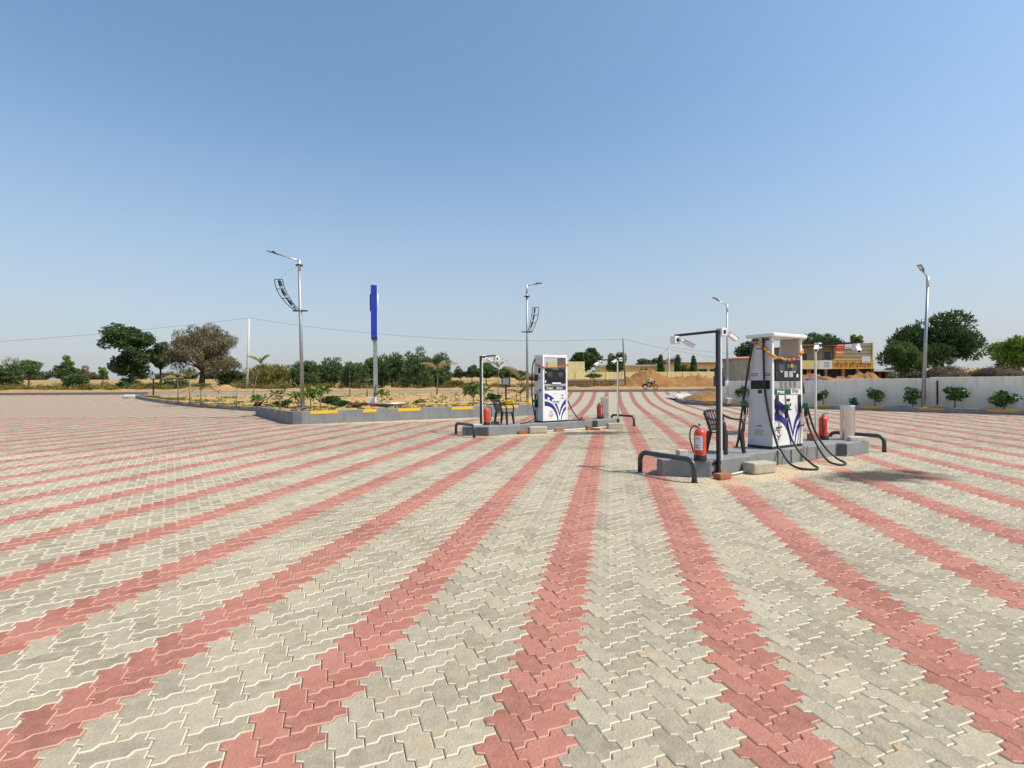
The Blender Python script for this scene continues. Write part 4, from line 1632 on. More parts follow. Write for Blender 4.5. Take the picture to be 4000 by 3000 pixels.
rk = strip_wall([(-31.5, 43.7), (-20, 43.75), (-8, 43.8), (2.4, 43.85)], [.90, .90, .91, .91], .22, [.5] * 4).build('roadside_kerb', concrete_pale, bevel=.02)
tag(rk, 'long pale low kerb wall along the road behind the planter', 'kerb')
ek = strip_wall([(2.6, 43.6), (2.35, 38), (1.95, 32), (1.62, 25.6)][::-1], [.52, .56, .62, .80], .22, [-.05, -.05, .0, .4]).build('planter_kerb', kerb_grey, bevel=.02)
tag(ek, 'grey kerb of the planter along the exit lane, behind the far pump', 'kerb')

# scattered low ground cover in the bed
rsg = np.random.RandomState(21)
Q = []
for k in range(6500):
    u = rsg.rand()
    x, y0_ = front_at(u)
    y = y0_ + .25 + (back_y - y0_ - 1) * rsg.rand() ** 2.6
    if np.sin(x * 1.7 + 3) + np.sin(y * 2.1 + x) + rsg.normal(0, .7) < .35:
        continue
    z = bedz(x, y) - .02
    for q in range(3):
        a = rsg.rand() * 6.28
        Lh = rsg.uniform(.06, .20)
        w = rsg.uniform(.012, .028)
        dx, dy = math.cos(a) * Lh * .9, math.sin(a) * Lh * .9
        px_, py_ = -math.sin(a) * w, math.cos(a) * w
        Q.append([(x - px_, y - py_, z), (x + px_, y + py_, z), (x + dx * .7 + px_, y + dy * .7 + py_, z + Lh * .7), (x + dx - px_ * .2, y + dy - py_ * .2, z + Lh * .55)])
tag(quads_mesh('ground_cover', np.array(Q), leaf_grass), 'sparse green ground cover on the planter soil', 'ground cover', kind='stuff')


# ------------------------------------------------------------------ foliage tools
def leaf_quads(C, Dn, L, Wd, rs_):
    """C centres (N,3), Dn axis (N,3) unit, L length (N), Wd width"""
    N = len(C)
    r_ = rs_.normal(size=(N, 3))
    s_ = np.cross(Dn, r_)
    s_ /= np.linalg.norm(s_, axis=1)[:, None] + 1e-9
    a = Dn * (L * .5)[:, None]
    w = s_ * (Wd * .5)[:, None]
    return np.stack([C - a, C + w - a * .1, C + a, C - w - a * .1], axis=1)


def crown_points(lobes, n_, rs_, shell=.55):
    lob = np.array(lobes, float)
    vol = (lob[:, 3] * lob[:, 4] * lob[:, 5]) ** (.72)
    idx = rs_.choice(len(lob), n_, p=vol / vol.sum())
    d = rs_.normal(size=(n_, 3))
    d /= np.linalg.norm(d, axis=1)[:, None]
    r_ = shell + (1.08 - shell) * rs_.rand(n_) ** .8
    P = lob[idx, :3] + d * r_[:, None] * lob[idx, 3:6]
    return P, d, idx


def make_lobes(cx, cy, cz, rx, ry, rz, k, rs_, size=.42, flat=0):
    out = [(cx, cy, cz, rx * .62, ry * .62, rz * .62)]
    for i in range(k):
        d = rs_.normal(size=3)
        d /= np.linalg.norm(d)
        if d[2] < -.35 and not flat:
            d[2] *= -.4
        rr_ = rs_.uniform(.55, .92)
        s_ = size * rs_.uniform(.6, 1.15)
        out.append((cx + d[0] * rx * rr_, cy + d[1] * ry * rr_, cz + d[2] * rz * rr_, rx * s_, ry * s_, rz * s_ * .85))
    return out


def plant_tree(name, lab, cat, x, Y, base, lobes, trunk, leafm, n_, L, Wd, seed, barkm=bark, group=None, style='leaf', limbs=6, extra=None):
    """trunk: (height, r0, r1, lean x)"""
    rs_ = np.random.RandomState(seed)
    t = thing(name, lab, cat, (x, Y, base), 0, group)
    P, d, idx = crown_points(lobes, n_, rs_)
    if style == 'feather':
        ax = d * .75 + rs_.normal(size=d.shape) * .35 + np.array([0, 0, .35])
    elif style == 'droop':
        ax = d * .4 + rs_.normal(size=d.shape) * .35 + np.array([0, 0, -.75])
    elif style == 'twig':
        ax = d * .5 + rs_.normal(size=d.shape) * .8 + np.array([0, 0, .1])
    else:
        ax = rs_.normal(size=d.shape)
        ax[:, 2] *= .6
    ax /= np.linalg.norm(ax, axis=1)[:, None]
    sc_ = rs_.uniform(.65, 1.35, n_)
    V_ = leaf_quads(P, ax, L * sc_, Wd * sc_, rs_)
    quads_mesh('crown', V_, leafm, t)
    th, r0, r1, lx = trunk
    mb_ = MB()
    top = Vector((lx, 0, th))
    mb_.tube([(0, 0, -.15), (lx * .3 + .05, .02, th * .35), (lx * .7, -.03, th * .7), top], [r0 * 1.25, r0, (r0 + r1) / 2, r1], 8)
    order = sorted(range(len(lobes)), key=lambda i: -lobes[i][3] * lobes[i][5])
    for i in order[1:1 + limbs]:
        q = Vector(lobes[i][:3])
        s0 = Vector((lx * .75, 0, th * rs_.uniform(.6, .95)))
        mid = (s0 + q) / 2 + Vector((rs_.normal(0, .12), rs_.normal(0, .12), .15)) * .6
        mb_.tube([s0, mid, q], [r1 * .8, r1 * .5, r1 * .22], 6)
    mb_.build('trunk', barkm, t, smooth='full')
    return t


def gh(Y, x=0):
    return zt(x, Y)


RS = np.random.RandomState(77)


def easy_tree(name, lab, cat, px0, px1, pytop, Y, cfrac, leafm, n_, seed, style='leaf', L=.34, Wd=.17, k=16, size=.42, cbase=None, group='trees beyond the road', barkm=bark, base=None, limbs=6, hor=None, depth=.8):
    """tree spanning px0..px1 of the photo's width at distance Y; top at pytop; cfrac = part of the height taken by the crown"""
    xc = atx((px0 + px1) / 2, Y)
    w = (px1 - px0) / 1975 * Y
    hz = 1498.2 - .00552 * ((px0 + px1) / 2 - 2000)
    ztop = CAM_H + (hz - pytop) / 1975 * Y
    zb = gh(Y, xc) if base is None else base
    H = ztop - zb
    ch = H * cfrac
    rx, rz = w / 2 * .98, ch / 2
    sp = 1.0 if cfrac > .9 else .84
    rs_ = np.random.RandomState(seed)
    lob = make_lobes(0, 0, H - rz, rx * sp, rx * depth * sp, rz * (.9 if sp < 1 else .94), k, rs_, size)
    if cfrac > .9:                                  # bushes: clumps down to the ground
        for q in range(k):
            a_ = rs_.uniform(0, 6.28)
            r_ = rs_.uniform(.45, .95)
            s_ = size * rs_.uniform(.7, 1.15)
            lob.append((math.cos(a_) * rx * r_, math.sin(a_) * rx * depth * r_, H * rs_.uniform(.10, .5), rx * s_, rx * s_, H * .5 * s_))
    return plant_tree(name, lab, cat, xc, Y, zb, lob, (H - rz * 1.2, max(.05, H * .022), max(.03, H * .012), 0), leafm, n_, L, Wd, seed + 1, barkm, group, style, limbs)


# --- left background
easy_tree('shrub_tree', 'dark green tree at the left edge of the photo', 'tree', -60, 66, 1408, 76, .95, leaf_dark, 4200, 101)
easy_tree('bare_tree', 'grey leafless tree behind the trees at the far left edge', 'tree', 2, 76, 1382, 98, .6, leaf_brown, 900, 102, 'twig', .5, .03, k=8, barkm=bark_pale)
easy_tree('round_tree', 'round olive green tree second from the left edge', 'tree', 52, 172, 1404, 92, .72, leaf_neem, 4200, 103, k=14)
easy_tree('spreading_tree', 'small spreading tree with pale green top in the field on the left', 'tree', 200, 312, 1412, 110, .72, leaf_dark, 3600, 104, k=14)
easy_tree('tall_tree', 'pale green tree crown rising behind the field trees on the left', 'tree', 236, 292, 1388, 130, .62, leaf_light, 1600, 105, k=8)
easy_tree('round_bush', 'round dark bush at the roadside in front of the yellow field', 'bush', 244, 330, 1448, 72, .97, leaf_dark, 3400, 106, k=12, group='roadside bushes')
easy_tree('brown_bush', 'brownish dry bush right of the field trees on the left', 'bush', 290, 360, 1428, 112, .85, leaf_brown, 1800, 107, 'twig', .4, .08, k=8)
easy_tree('small_tree', 'small pale green tree alone in the distant field on the left', 'tree', 377, 424, 1427, 120, .7, leaf_light, 1500, 108, k=8)

# big dark tree with two storeys of crown
Y = 80
x = atx(512, Y)
zb = gh(Y, x)
rs_ = np.random.RandomState(120)
k_ = Y / 1975.0
hz_ = 1506.5
up = lambda py: CAM_H + (hz_ - py) * k_ - zb
sx = lambda p_: (p_ - 512) * k_
lob = make_lobes(sx(496), 0, up(1335), 80 * k_, 70 * k_, 64 * k_, 24, rs_, .46)
lob += make_lobes(sx(492), .5, up(1440), 66 * k_, 56 * k_, 60 * k_, 16, rs_, .46)
lob += make_lobes(sx(545), -.5, up(1400), 45 * k_, 45 * k_, 45 * k_, 8, rs_, .42)
lob += make_lobes(sx(505), 0, up(1498), 40 * k_, 40 * k_, 22 * k_, 6, rs_, .45)
plant_tree('big_tree', 'tall dark green two-tiered tree left of the brown tree', 'tree', x, Y, zb, lob, (up(1330), .30, .14, .3), leaf_dark, 15000, .40, .20, 121, bark, 'trees beyond the road', limbs=12)
easy_tree('leaning_tree', 'dark green tree between the tall tree and the brown tree', 'tree', 566, 690, 1322, 84, .78, leaf_dark, 6500, 122, k=18)
# brown, half-bare spreading tree
Y = 78
x = atx(785, Y)
zb = gh(Y, x)
rs_ = np.random.RandomState(130)
k_ = Y / 1975.0
hz_ = 1505
sx = lambda p_: (p_ - 785) * k_
up = lambda py: CAM_H + (hz_ - py) * k_ - zb
lob = make_lobes(sx(790), 0, up(1365), 128 * k_, 104 * k_, 96 * k_, 30, rs_, .32)
lob += make_lobes(sx(860), 0, up(1420), 80 * k_, 72 * k_, 66 * k_, 14, rs_, .40)
lob += make_lobes(sx(700), 0, up(1410), 62 * k_, 60 * k_, 62 * k_, 10, rs_, .36)
plant_tree('brown_tree', 'wide brown half-bare tree near the concrete pole on the left', 'tree', x, Y, zb, lob, (up(1420), .42, .22, .4), leaf_brown, 12500, .62, .085, 131, bark, 'trees beyond the road', 'droop', limbs=22)
easy_tree('undershrub', 'dark shrub at the foot of the tall tree on the left', 'bush', 548, 640, 1490, 72, .98, leaf_dark, 1800, 132, k=8, group='roadside bushes', L=.28, Wd=.14)
easy_tree('undershrub', 'dark shrub left of the tall tree trunk on the left', 'bush', 455, 520, 1482, 74, .98, leaf_dark, 1600, 136, k=8, group='roadside bushes', L=.28, Wd=.14)
easy_tree('undershrub', 'dark shrub left of the brown tree trunk', 'bush', 640, 730, 1478, 74, .98, leaf_dark, 2200, 137, k=9, group='roadside bushes', L=.28, Wd=.14)
easy_tree('undershrub', 'dark shrub below the brown tree on the left', 'bush', 840, 975, 1432, 82, .95, leaf_dark, 3600, 133, k=12, group='roadside bushes')
easy_tree('olive_bush', 'yellow green feathery bush right of the concrete pole', 'bush', 972, 1150, 1404, 74, .98, leaf_olive, 5200, 134, 'feather', .55, .09, k=18, size=.34, group='roadside bushes')

# row of feathery dark bushes
bl = ['dark feathery bush just right of the left street lamp', 'dark feathery bush second from the left street lamp', 'dark feathery bush third from the left street lamp',
      'rounder mid green tree behind the blue sign post', 'dark feathery bush right of the blue sign post', 'dark feathery bush behind the dry palm', 'dark feathery bush at the right end of the bush row']
for i, (a, b_, tp, Yv, lm) in enumerate([(1138, 1262, 1398, 73, leaf_prosopis), (1240, 1372, 1390, 75, leaf_prosopis), (1340, 1440, 1412, 72, leaf_prosopis), (1406, 1496, 1372, 78, leaf_neem),
                                         (1470, 1590, 1362, 74, leaf_prosopis), (1560, 1690, 1358, 72, leaf_prosopis), (1640, 1762, 1372, 75, leaf_prosopis)]):
    if lm is leaf_neem:
        easy_tree('round_tree', bl[i], 'tree', a, b_, tp, Yv, .92, lm, 4800, 140 + i, k=16, group='row of bushes beyond the road')
    else:
        easy_tree('feathery_bush', bl[i], 'bush', a, b_, tp, Yv, .99, lm, 6000, 140 + i, 'feather', .58, .11, k=20, size=.34, group='row of bushes beyond the road')
# centre
easy_tree('small_tree', 'small dark tree in the field right of the bush row', 'tree', 1770, 1826, 1438, 105, .8, leaf_dark, 1800, 160, k=8)
easy_tree('small_tree', 'grey green tree behind the left camera post', 'tree', 1806, 1880, 1420, 100, .82, leaf_prosopis, 2600, 161, k=10)
easy_tree('green_tree', 'bright green tree behind the far chair', 'tree', 1842, 1955, 1420, 82, .80, leaf_neem, 4600, 162, k=16)
easy_tree('green_tree', 'olive green tree behind the grey framed board', 'tree', 1935, 2010, 1436, 88, .86, leaf_prosopis, 3000, 163, k=12)
easy_tree('green_tree', 'low olive tree left of the far pump', 'tree', 1990, 2080, 1440, 86, .88, leaf_neem, 3200, 164, k=12)
easy_tree('dry_shrub', 'dry brown shrub at the roadside behind the planter', 'bush', 1800, 1880, 1490, 72, .98, leaf_brown, 1400, 165, 'twig', .4, .07, k=6, group='roadside bushes')
easy_tree('olive_bush', 'low green bush at the roadside left of the dry shrub', 'bush', 1735, 1815, 1482, 73, .98, leaf_scrub, 1800, 166, 'feather', .4, .09, k=8, group='roadside bushes')
# right of the far pump
easy_tree('dense_tree', 'dense round dark tree behind the yellow compound wall', 'tree', 2218, 2362, 1352, 84, .74, leaf_dark, 6000, 170, k=20, L=.42, Wd=.26)
easy_tree('round_tree', 'olive green tree left of the wooden pole', 'tree', 2362, 2462, 1370, 84, .80, leaf_neem, 4200, 171, k=16)
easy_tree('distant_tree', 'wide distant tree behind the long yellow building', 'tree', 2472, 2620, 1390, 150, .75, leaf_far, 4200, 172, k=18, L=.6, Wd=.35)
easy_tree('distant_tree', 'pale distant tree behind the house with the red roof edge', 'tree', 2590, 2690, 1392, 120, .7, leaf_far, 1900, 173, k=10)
easy_tree('small_tree', 'small bright green tree between two columnar trees', 'tree', 2658, 2700, 1406, 78, .75, leaf_light, 1400, 174, k=8, L=.26, Wd=.12)
easy_tree('round_tree', 'dark tree behind the round concrete tank', 'tree', 2868, 2990, 1322, 66, .62, leaf_dark, 4200, 175, k=16)
easy_tree('shrub', 'dark shrub beside the round concrete tank', 'bush', 2790, 2850, 1420, 62, .95, leaf_neem, 1600, 176, k=8)
easy_tree('wide_tree', 'wide dark tree behind the hospital house', 'tree', 3100, 3290, 1288, 74, .62, leaf_dark, 5600, 177, k=18, style='feather', L=.5, Wd=.13)
easy_tree('small_tree', 'small pale tree just above the hospital house roof', 'tree', 3316, 3372, 1308, 66, .40, leaf_light, 1200, 178, k=8, L=.26, Wd=.14)
easy_tree('green_tree', 'mid green tree left of the right street lamp', 'tree', 3446, 3616, 1326, 44, .84, leaf_neem, 6500, 179, 'feather', .34, .10, k=22, size=.36, base=.6)
easy_tree('great_tree', 'large dark spreading tree behind the right street lamp', 'tree', 3484, 3818, 1220, 56, .90, leaf_dark, 21000, 180, 'feather', .46, .13, k=38, size=.42, base=.6, limbs=14)
easy_tree('great_tree', 'low dark crown left of the large spreading tree', 'tree', 3440, 3600, 1305, 60, .80, leaf_dark, 3600, 183, 'feather', .42, .13, k=14, base=.6)
easy_tree('olive_tree', 'yellow green tree at the right edge of the photo', 'tree', 3838, 4070, 1306, 46, .80, leaf_light, 8000, 181, 'feather', .36, .10, k=26, size=.36, base=.6)
cl = ['columnar tree left of the thin grey pole', 'columnar tree behind the sand heap, middle of three', 'columnar tree nearest the black camera post, rightmost of three']
for i, (a, b_, tp) in enumerate([(2568, 2596, 1391), (2634, 2662, 1391), (2696, 2724, 1396)]):
    Y = 78
    xc = atx((a + b_) / 2, Y)
    zb = 1.2
    H = CAM_H + (1495 - tp) * Y / 1975 - zb
    rs_ = np.random.RandomState(190 + i)
    w = (b_ - a) / 1975 * Y / 2
    lob = [(rs_.normal(0, .05), 0, H * (.12 + .86 * q), w * (1.05 - .55 * q ** 3), w * (1.05 - .55 * q ** 3), H * .08) for q in np.linspace(.02, 1, 12)]
    plant_tree('columnar_tree', 'slim dark ' + cl[i], 'tree', xc, Y, zb, lob, (H * .9, .09, .03, 0), leaf_dark, 2200, .30, .12, 195 + i, bark, 'columnar trees by the yellow building', 'droop', limbs=0)
# distant tree line closing the horizon
rs_ = np.random.RandomState(60)
k = 0
tl_p, tl_d = [], []
for xx in np.arange(-330, 330, 5.5):
    Yv = 320 + rs_.uniform(-25, 25)
    w, h_ = rs_.uniform(5, 11), rs_.uniform(3, 8.5)
    lob = make_lobes(xx, Yv, gh(Yv, xx) + h_ * .45, w * .6, w * .5, h_ * .55, 6, rs_, .45, 1)
    P, d, _ = crown_points(lob, 420, rs_)
    tl_p.append(P)
    tl_d.append(d)
P = np.concatenate(tl_p)
d = np.concatenate(tl_d)
ax = rs_.normal(size=d.shape)
ax /= np.linalg.norm(ax, axis=1)[:, None]
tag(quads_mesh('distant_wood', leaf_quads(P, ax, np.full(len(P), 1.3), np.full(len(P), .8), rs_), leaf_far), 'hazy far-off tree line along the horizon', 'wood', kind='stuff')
# dry scrub along the far roadside
rs_ = np.random.RandomState(61)
tl_p, tl_d = [], []
for q in range(210):
    xx = rs_.uniform(-80, 8)
    if xx > -18 and rs_.rand() < .45:
        continue
    Yv = 68 + rs_.rand() ** 2 * 14
    h_ = rs_.uniform(.5, 1.5) * (1 if xx < -18 else .8)
    lob = make_lobes(xx, Yv, gh(Yv, xx) + h_ * .4, rs_.uniform(.7, 1.7), .8, h_ * .55, 4, rs_, .5, 1)
    P, d, _ = crown_points(lob, 150, rs_)
    tl_p.append(P)
    tl_d.append(d)
P = np.concatenate(tl_p)
d = np.concatenate(tl_d)
ax = d * .4 + rs_.normal(size=d.shape) * .5 + np.array([0, 0, .5])
ax /= np.linalg.norm(ax, axis=1)[:, None]
tag(quads_mesh('roadside_scrub', leaf_quads(P, ax, rs_.uniform(.25, .5, len(P)), np.full(len(P), .09), rs_), leaf_scrub), 'dry olive scrub along the far side of the road', 'scrub', kind='stuff')


# ------------------------------------------------------------------ street lamps
def lamp(lab, x, y, base, top, tilt, arm_yaw, arm_len, rise, banner=None, r0=.085, box=False):
    t = thing('street_lamp', lab, 'street lamp', (x, y, base), 0, 'street lamps around the forecourt')
    H = top - base
    lean = math.tan(R(tilt)) * H
    MB().box((0, 0, .012), (.34, .34, .025)).build('base_plate', galv, t)
    MB().tube([(0, 0, 0), (lean * .5, 0, H * .5), (lean, 0, H - .45)], [r0, r0 * .8, r0 * .62], 12).build('pole', galv, t, smooth='full')
    MB().tube([(lean * .94, 0, H - .50), (lean, 0, H)], r0 * .72, 12).build('pole_cap', galv_light, t, smooth='full')
    d = Vector((math.cos(arm_yaw), math.sin(arm_yaw), 0))
    a0 = Vector((lean, 0, H - .06))
    a1 = a0 + d * arm_len + Vector((0, 0, rise))
    MB().tube([a0, a1], .030, 8).build('arm', galv_light, t, smooth='full')
    el = math.atan2(rise, arm_len)
    hd = MB()
    hd.box((.16, 0, 0), (.36, .20, .035))
    hd.box((.08, 0, .045), (.14, .13, .06), top=.7)
    hd.box((-.08, 0, 0), (.16, .07, .05))
    o = hd.build('lamp_head', post_black if banner is None else hoop_grey, t, bevel=.008, loc=a1, rot=(0, -el, arm_yaw))
    MB().box((.18, 0, -.021), (.26, .15, .006)).build('lens', sticker, o)
    if banner is not None:
        by, z1, z0, w0, w1 = banner          # direction, top and bottom height, reach at top and bottom
        bd = Vector((math.cos(by), math.sin(by), 0))
        fr = thing_part('banner_frame', t)
        bpy.data.objects.remove(fr)
        lx = lambda z: lean * z / H
        outer, inner = [], []
        for q in np.linspace(0, 1, 11):
            z = z0 + (z1 - z0) * q
            ro = w1 + (w0 - w1) * (1 - (1 - q) ** 2.0)
            ri = .03 + (w0 - .36 - .03) * (1 - (1 - q) ** 1.7)
            outer.append(Vector((lx(z), 0, z)) + bd * ro)
            inner.append(Vector((lx(z), 0, z)) + bd * ri)
        m_ = MB()
        m_.tube(outer, .018, 6)
        m_.tube(inner, .018, 6)
        for i in (0, 4, 7, 10):
            m_.tube([outer[i], inner[i]], .016, 6)
        fo = m_.build('banner_frame', post_black, t, smooth=True)
        for i in (2, 5, 8):
            c = inner[i] * .64 + outer[i] * .36
            tg = (inner[i + 1] - inner[i - 1]).normalized()
            rot_ = tg.to_track_quat('Z', 'Y').to_euler()
            MB().box((0, 0, .10), (.20, .08, .26)).build('letter_panel', black_plastic, fo, loc=c, rot=rot_)
            MB().box((.0, 0, -.09), (.17, .09, .12)).build('letter_band', galv_light, fo, loc=c, rot=rot_)
            MB().tube([c - tg * .16, c - tg * .34], [.05, .02], 6).build('letter_tail', post_black, fo)
        zt_ = z1 + .62
        MB().tube([Vector((lx(zt_), 0, zt_)), (Vector((lx(zt_), 0, zt_)) + outer[-1] * .5 + inner[-1] * .5 + Vector((0, 0, .2))) / 2, outer[-1] * .5 + inner[-1] * .5], .007, 5).build('stay_wire', galv, t)
        MB().lathe([(.16, -.02), (.16, .02)], 12, (lx(zt_), 0, zt_)).build('collar', post_black, t)
        MB().box((lx(z0), 0, z0), (.62, .12, .05)).build('clamp', post_black, t)
    if box:
        MB().box((.16, -.02, H * .62), (.13, .11, .20)).build('junction_box', white_plastic, t, bevel=.02)
    return t


lamp('tall street lamp with a banner frame in the left planter', -9.20, 22.2, .50, 7.02, -1.0, R(180), 1.05, .33, banner=(R(180), 6.14 - .5, 4.76 - .5, 1.10, .24), r0=.088)
lamp('slim street lamp with a banner frame behind the far pump', .85, 28, .47, 7.0, 0, R(0), .52, .08, banner=(R(0), 5.72 - .47, 4.37 - .47, .66, .24), r0=.075, box=True)
lamp('slim street lamp behind the boundary wall end, right of centre', 14.15, 33.2, .22, 6.62, 0, R(188), .70, .36, r0=.075)
lamp('tall street lamp in front of the boundary wall at the right', 20.28, 24.95, .22, 6.66, 2.3, R(200), .40, .38, r0=.088)

# ------------------------------------------------------------------ tall blue sign, seen edge-on
t = thing('sign_pylon', 'tall blue sign seen edge-on on a grey post in the planter', 'sign', (-9.72, 36, .6), R(14.2))
MB().box((0, 0, 2.1), (.29, .29, 4.2)).build('post', galv, t, bevel=.02)
pan = MB().box((-.06, 0, 5.98), (.42, 1.9, 3.66)).build('sign_case', sign_blue, t, bevel=.02)
for sgn in (-1, 1):
    MB().lathe([(.62, 0), (.62, .07), (.56, .09)], 32).build('emblem_disc', sign_blue if sgn < 0 else sticker, pan, loc=(-.06 + sgn * .205, 0, 6.72), rot=(0, R(90) * sgn, 0), smooth=True)
MB().box((.16, 0, 5.98), (.02, 1.84, 3.55)).build('sign_face', sticker, pan)
MB().box((-.06, 0, 4.13), (.40, 1.8, .06)).build('bottom_trim', navy, pan)
MB().tube([(-.1, -.3, .0), (.05, -.32, .9)], .03, 6).build('cable', black_rubber, t)


# small framed boards on posts, seen from the back
def board(lab, x, y, base, w, h_, zc, m_):
    t = thing('framed_board', lab, 'board', (x, y, base), 0, 'small framed boards in the planter')
    MB().box((0, 0, zc / 2), (.085, .085, zc)).build('post', post_black, t)
    MB().box((0, .0, zc + h_ / 2 - .1), (w, .07, h_)).build('frame', post_black, t, bevel=.008)
    MB().box((0, -.037, zc + h_ / 2 - .1), (w * .74, .008, h_ * .72)).build('back_panel', m_, t)


board('grey backed board with a black frame left of the far pump', -.33, 27.0, .46, .48, .50, 1.02, galv)
board('pale backed board with a black frame at the far left of the planter', -30.5, 43.0, .70, .47, .52, 1.42, galv_light)
#PART4
# ------------------------------------------------------------------ right-hand kerb, planting strip and boundary wall
KP, KQ = Vector((12.65, 32.9, 0)), Vector((22.4, 22.1, 0))
kdir = (KQ - KP).normalized()
kn = Vector((-kdir.y, kdir.x, 0))                 # away from the forecourt
kfar = KP + kdir * 46
rk_pts = [(20.0, 44.9), (16.6, 44.1), (14.7, 43.1), (13.6, 41.6), (12.75, 39.6), (12.25, 37.4), (12.05, 35.6), (12.2, 34.1), (12.65, 32.9)]
t = thing('roadside_kerb', 'grey and yellow kerb along the foot of the boundary wall', 'kerb')
pts_ = rk_pts + [tuple((KP + kdir * s_)[:2]) for s_ in (4, 8, 12, 16, 24, 46)]
strip_wall(pts_, [zf(p[1]) + .24 for p in pts_], .16, [zf(p[1]) - .06 for p in pts_]).build('kerb_body', kerb_grey, t, bevel=.02)
for a, b_ in ((-.0, .36), (1.56, 2.37), (3.75, 4.6), (6.03, 7.01), (8.46, 9.44), (10.87, 11.85), (13.34, 14.36), (15.8, 16.8), (18.2, 19.2)):
    q = KP + kdir * ((a + b_) / 2) + kn * .06
    z = zf(q.y) + .24
    MB().box((0, 0, z - .055), (b_ - a, .145, .122)).build('painted_block', yellow_dull, t, loc=(q.x, q.y, 0), rot=(0, 0, math.atan2(kdir.y, kdir.x)))
# soil strip between kerb and wall
sv_, sf_ = [], []
rs_ = np.random.RandomState(31)
for i, s_ in enumerate(np.linspace(-.2, 46, 60)):
    for w, z in ((.10, .17), (.5, .21), (.95, .20), (1.25, .2)):
        q = KP + kdir * s_ + kn * w
        sv_.append((q.x, q.y, zf(q.y) + z + rs_.normal(0, .02)))
for i in range(59):
    for k in range(3):
        a = i * 4 + k
        sf_.append((a, a + 4, a + 5, a + 1))
tag(raw_mesh('planting_strip', sv_, sf_, mat('dark_soil', (.20, .135, .07), (.13, .09, .05), 3, .95, bump=.8, coords='World'), smooth=True), kind='structure')
wall = thing('boundary_wall', 'long pale cement boundary wall on the right', 'wall')
W0 = KP + kn * 1.18
secs = [(.55, 7.05, 1.60), (7.05, 11.15, 1.67), (11.15, 46, 1.72)]
for a, b_, h_ in secs:
    p_, q_ = W0 + kdir * a, W0 + kdir * (b_ - .004)
    mb = MB()
    seg_wall(mb, p_[:2], q_[:2], h_, h_, .22, .0, .0)
    mb.build('wall_panel', wall_cement, wall, bevel=.012)
for s_ in (8.05, 12.0):
    p_ = W0 + kdir * s_ - kn * .004
    MB().box((0, 0, 1.42), (.05, .01, .5)).build('sunlit_edge_strip', white_paint, wall, loc=(p_.x, p_.y, 0), rot=(0, 0, math.atan2(kdir.y, kdir.x)))  # white strip paints a sunlit pillar edge onto the shaded wall
p_ = W0 + kdir * 11.45 - kn * .05
MB().tube([(p_.x, p_.y, .35), (p_.x, p_.y, 1.55)], .035, 8).build('drain_pipe', black_plastic, wall, smooth=True)
p_ = W0 + kdir * .55
MB().box((p_.x + .1, p_.y - .1, .8), (.32, .32, 1.62), rz=math.atan2(kdir.y, kdir.x)).build('end_pillar', wall_cement, wall, bevel=.015)


# ------------------------------------------------------------------ shrubs in front of the wall
def wall_shrub(lab, s_, w, h_, lift, seed, n_=520):
    q = KP + kdir * s_ + kn * .62
    rs_ = np.random.RandomState(seed)
    lob = []
    for i in range(9):
        d = rs_.normal(size=3)
        d /= np.linalg.norm(d)
        lob.append((d[0] * w * .32, d[1] * w * .30, lift + (h_ - lift) * .5 + d[2] * (h_ - lift) * .33, w * .22, w * .22, (h_ - lift) * .26))
    return plant_tree('leafy_shrub', lab, 'shrub', q.x, q.y, zf(q.y) + .2, lob, (lift + (h_ - lift) * .3, .03, .018, 0), leaf_shrub, n_, .135, .085, seed + 500, bark_pale, 'young shrubs along the boundary wall', limbs=7)


wall_shrub('leafy young shrub by the end of the boundary wall, beside the slim lamp', 2.05, .85, 1.05, .30, 301)
wall_shrub('leafy young shrub against the wall just right of the right pump', 6.55, .75, .85, .22, 302, 380)
wall_shrub('small sparse shrub at the step in the boundary wall', 8.0, .50, .42, .05, 303, 130)
wall_shrub('leafy young shrub against the wall, second left of the right street lamp', 8.95, .92, .95, .28, 304)
wall_shrub('leafy young shrub against the wall just left of the right street lamp', 10.55, .95, 1.0, .22, 305, 430)
wall_shrub('round dense young shrub with bare stems right of the right street lamp', 12.15, 1.15, 1.02, .42, 306, 760)
wall_shrub('low leafy young shrub by the wall at the right edge', 13.85, 1.15, .82, .15, 307, 560)

# blue emblem box on a post, near the wall end
t = thing('sign_box', 'dark blue box with round white emblem behind the near camera post', 'sign box', (12.95, 31.6, .2), 0)
MB().box((.06, 0, .62), (.07, .07, 1.24)).build('post', post_black, t)
MB().box((0, 0, 1.36), (.62, .22, .56)).build('case', navy, t, bevel=.01)
MB().box((-.14, -.112, 1.36), (.30, .008, .52)).build('blue_panel', sign_blue, t)
em = MB().lathe([(.125, 0), (.125, .006)], 24).build('emblem_disc', sticker, t, loc=(-.12, -.117, 1.40), rot=(R(90), 0, 0))
MB().lathe([(.10, .006), (.10, .009)], 24).build('emblem_core', sign_blue, em)
MB().box((0, .02, .012), (.05, .08, .003)).build('emblem_mark', text_white, em)
MB().tube([(-.24, -.09, 1.08), (-.25, -.09, .80)], [.035, .025], 8).build('paper_roll', white_plastic, t)
block('cement_bag', 'tilted tan box of rubble beside the sign box at the wall end', 'box', (13.55, 31.75, .18), (.42, .3, .36), R(20), concrete, .03, rx=R(10))

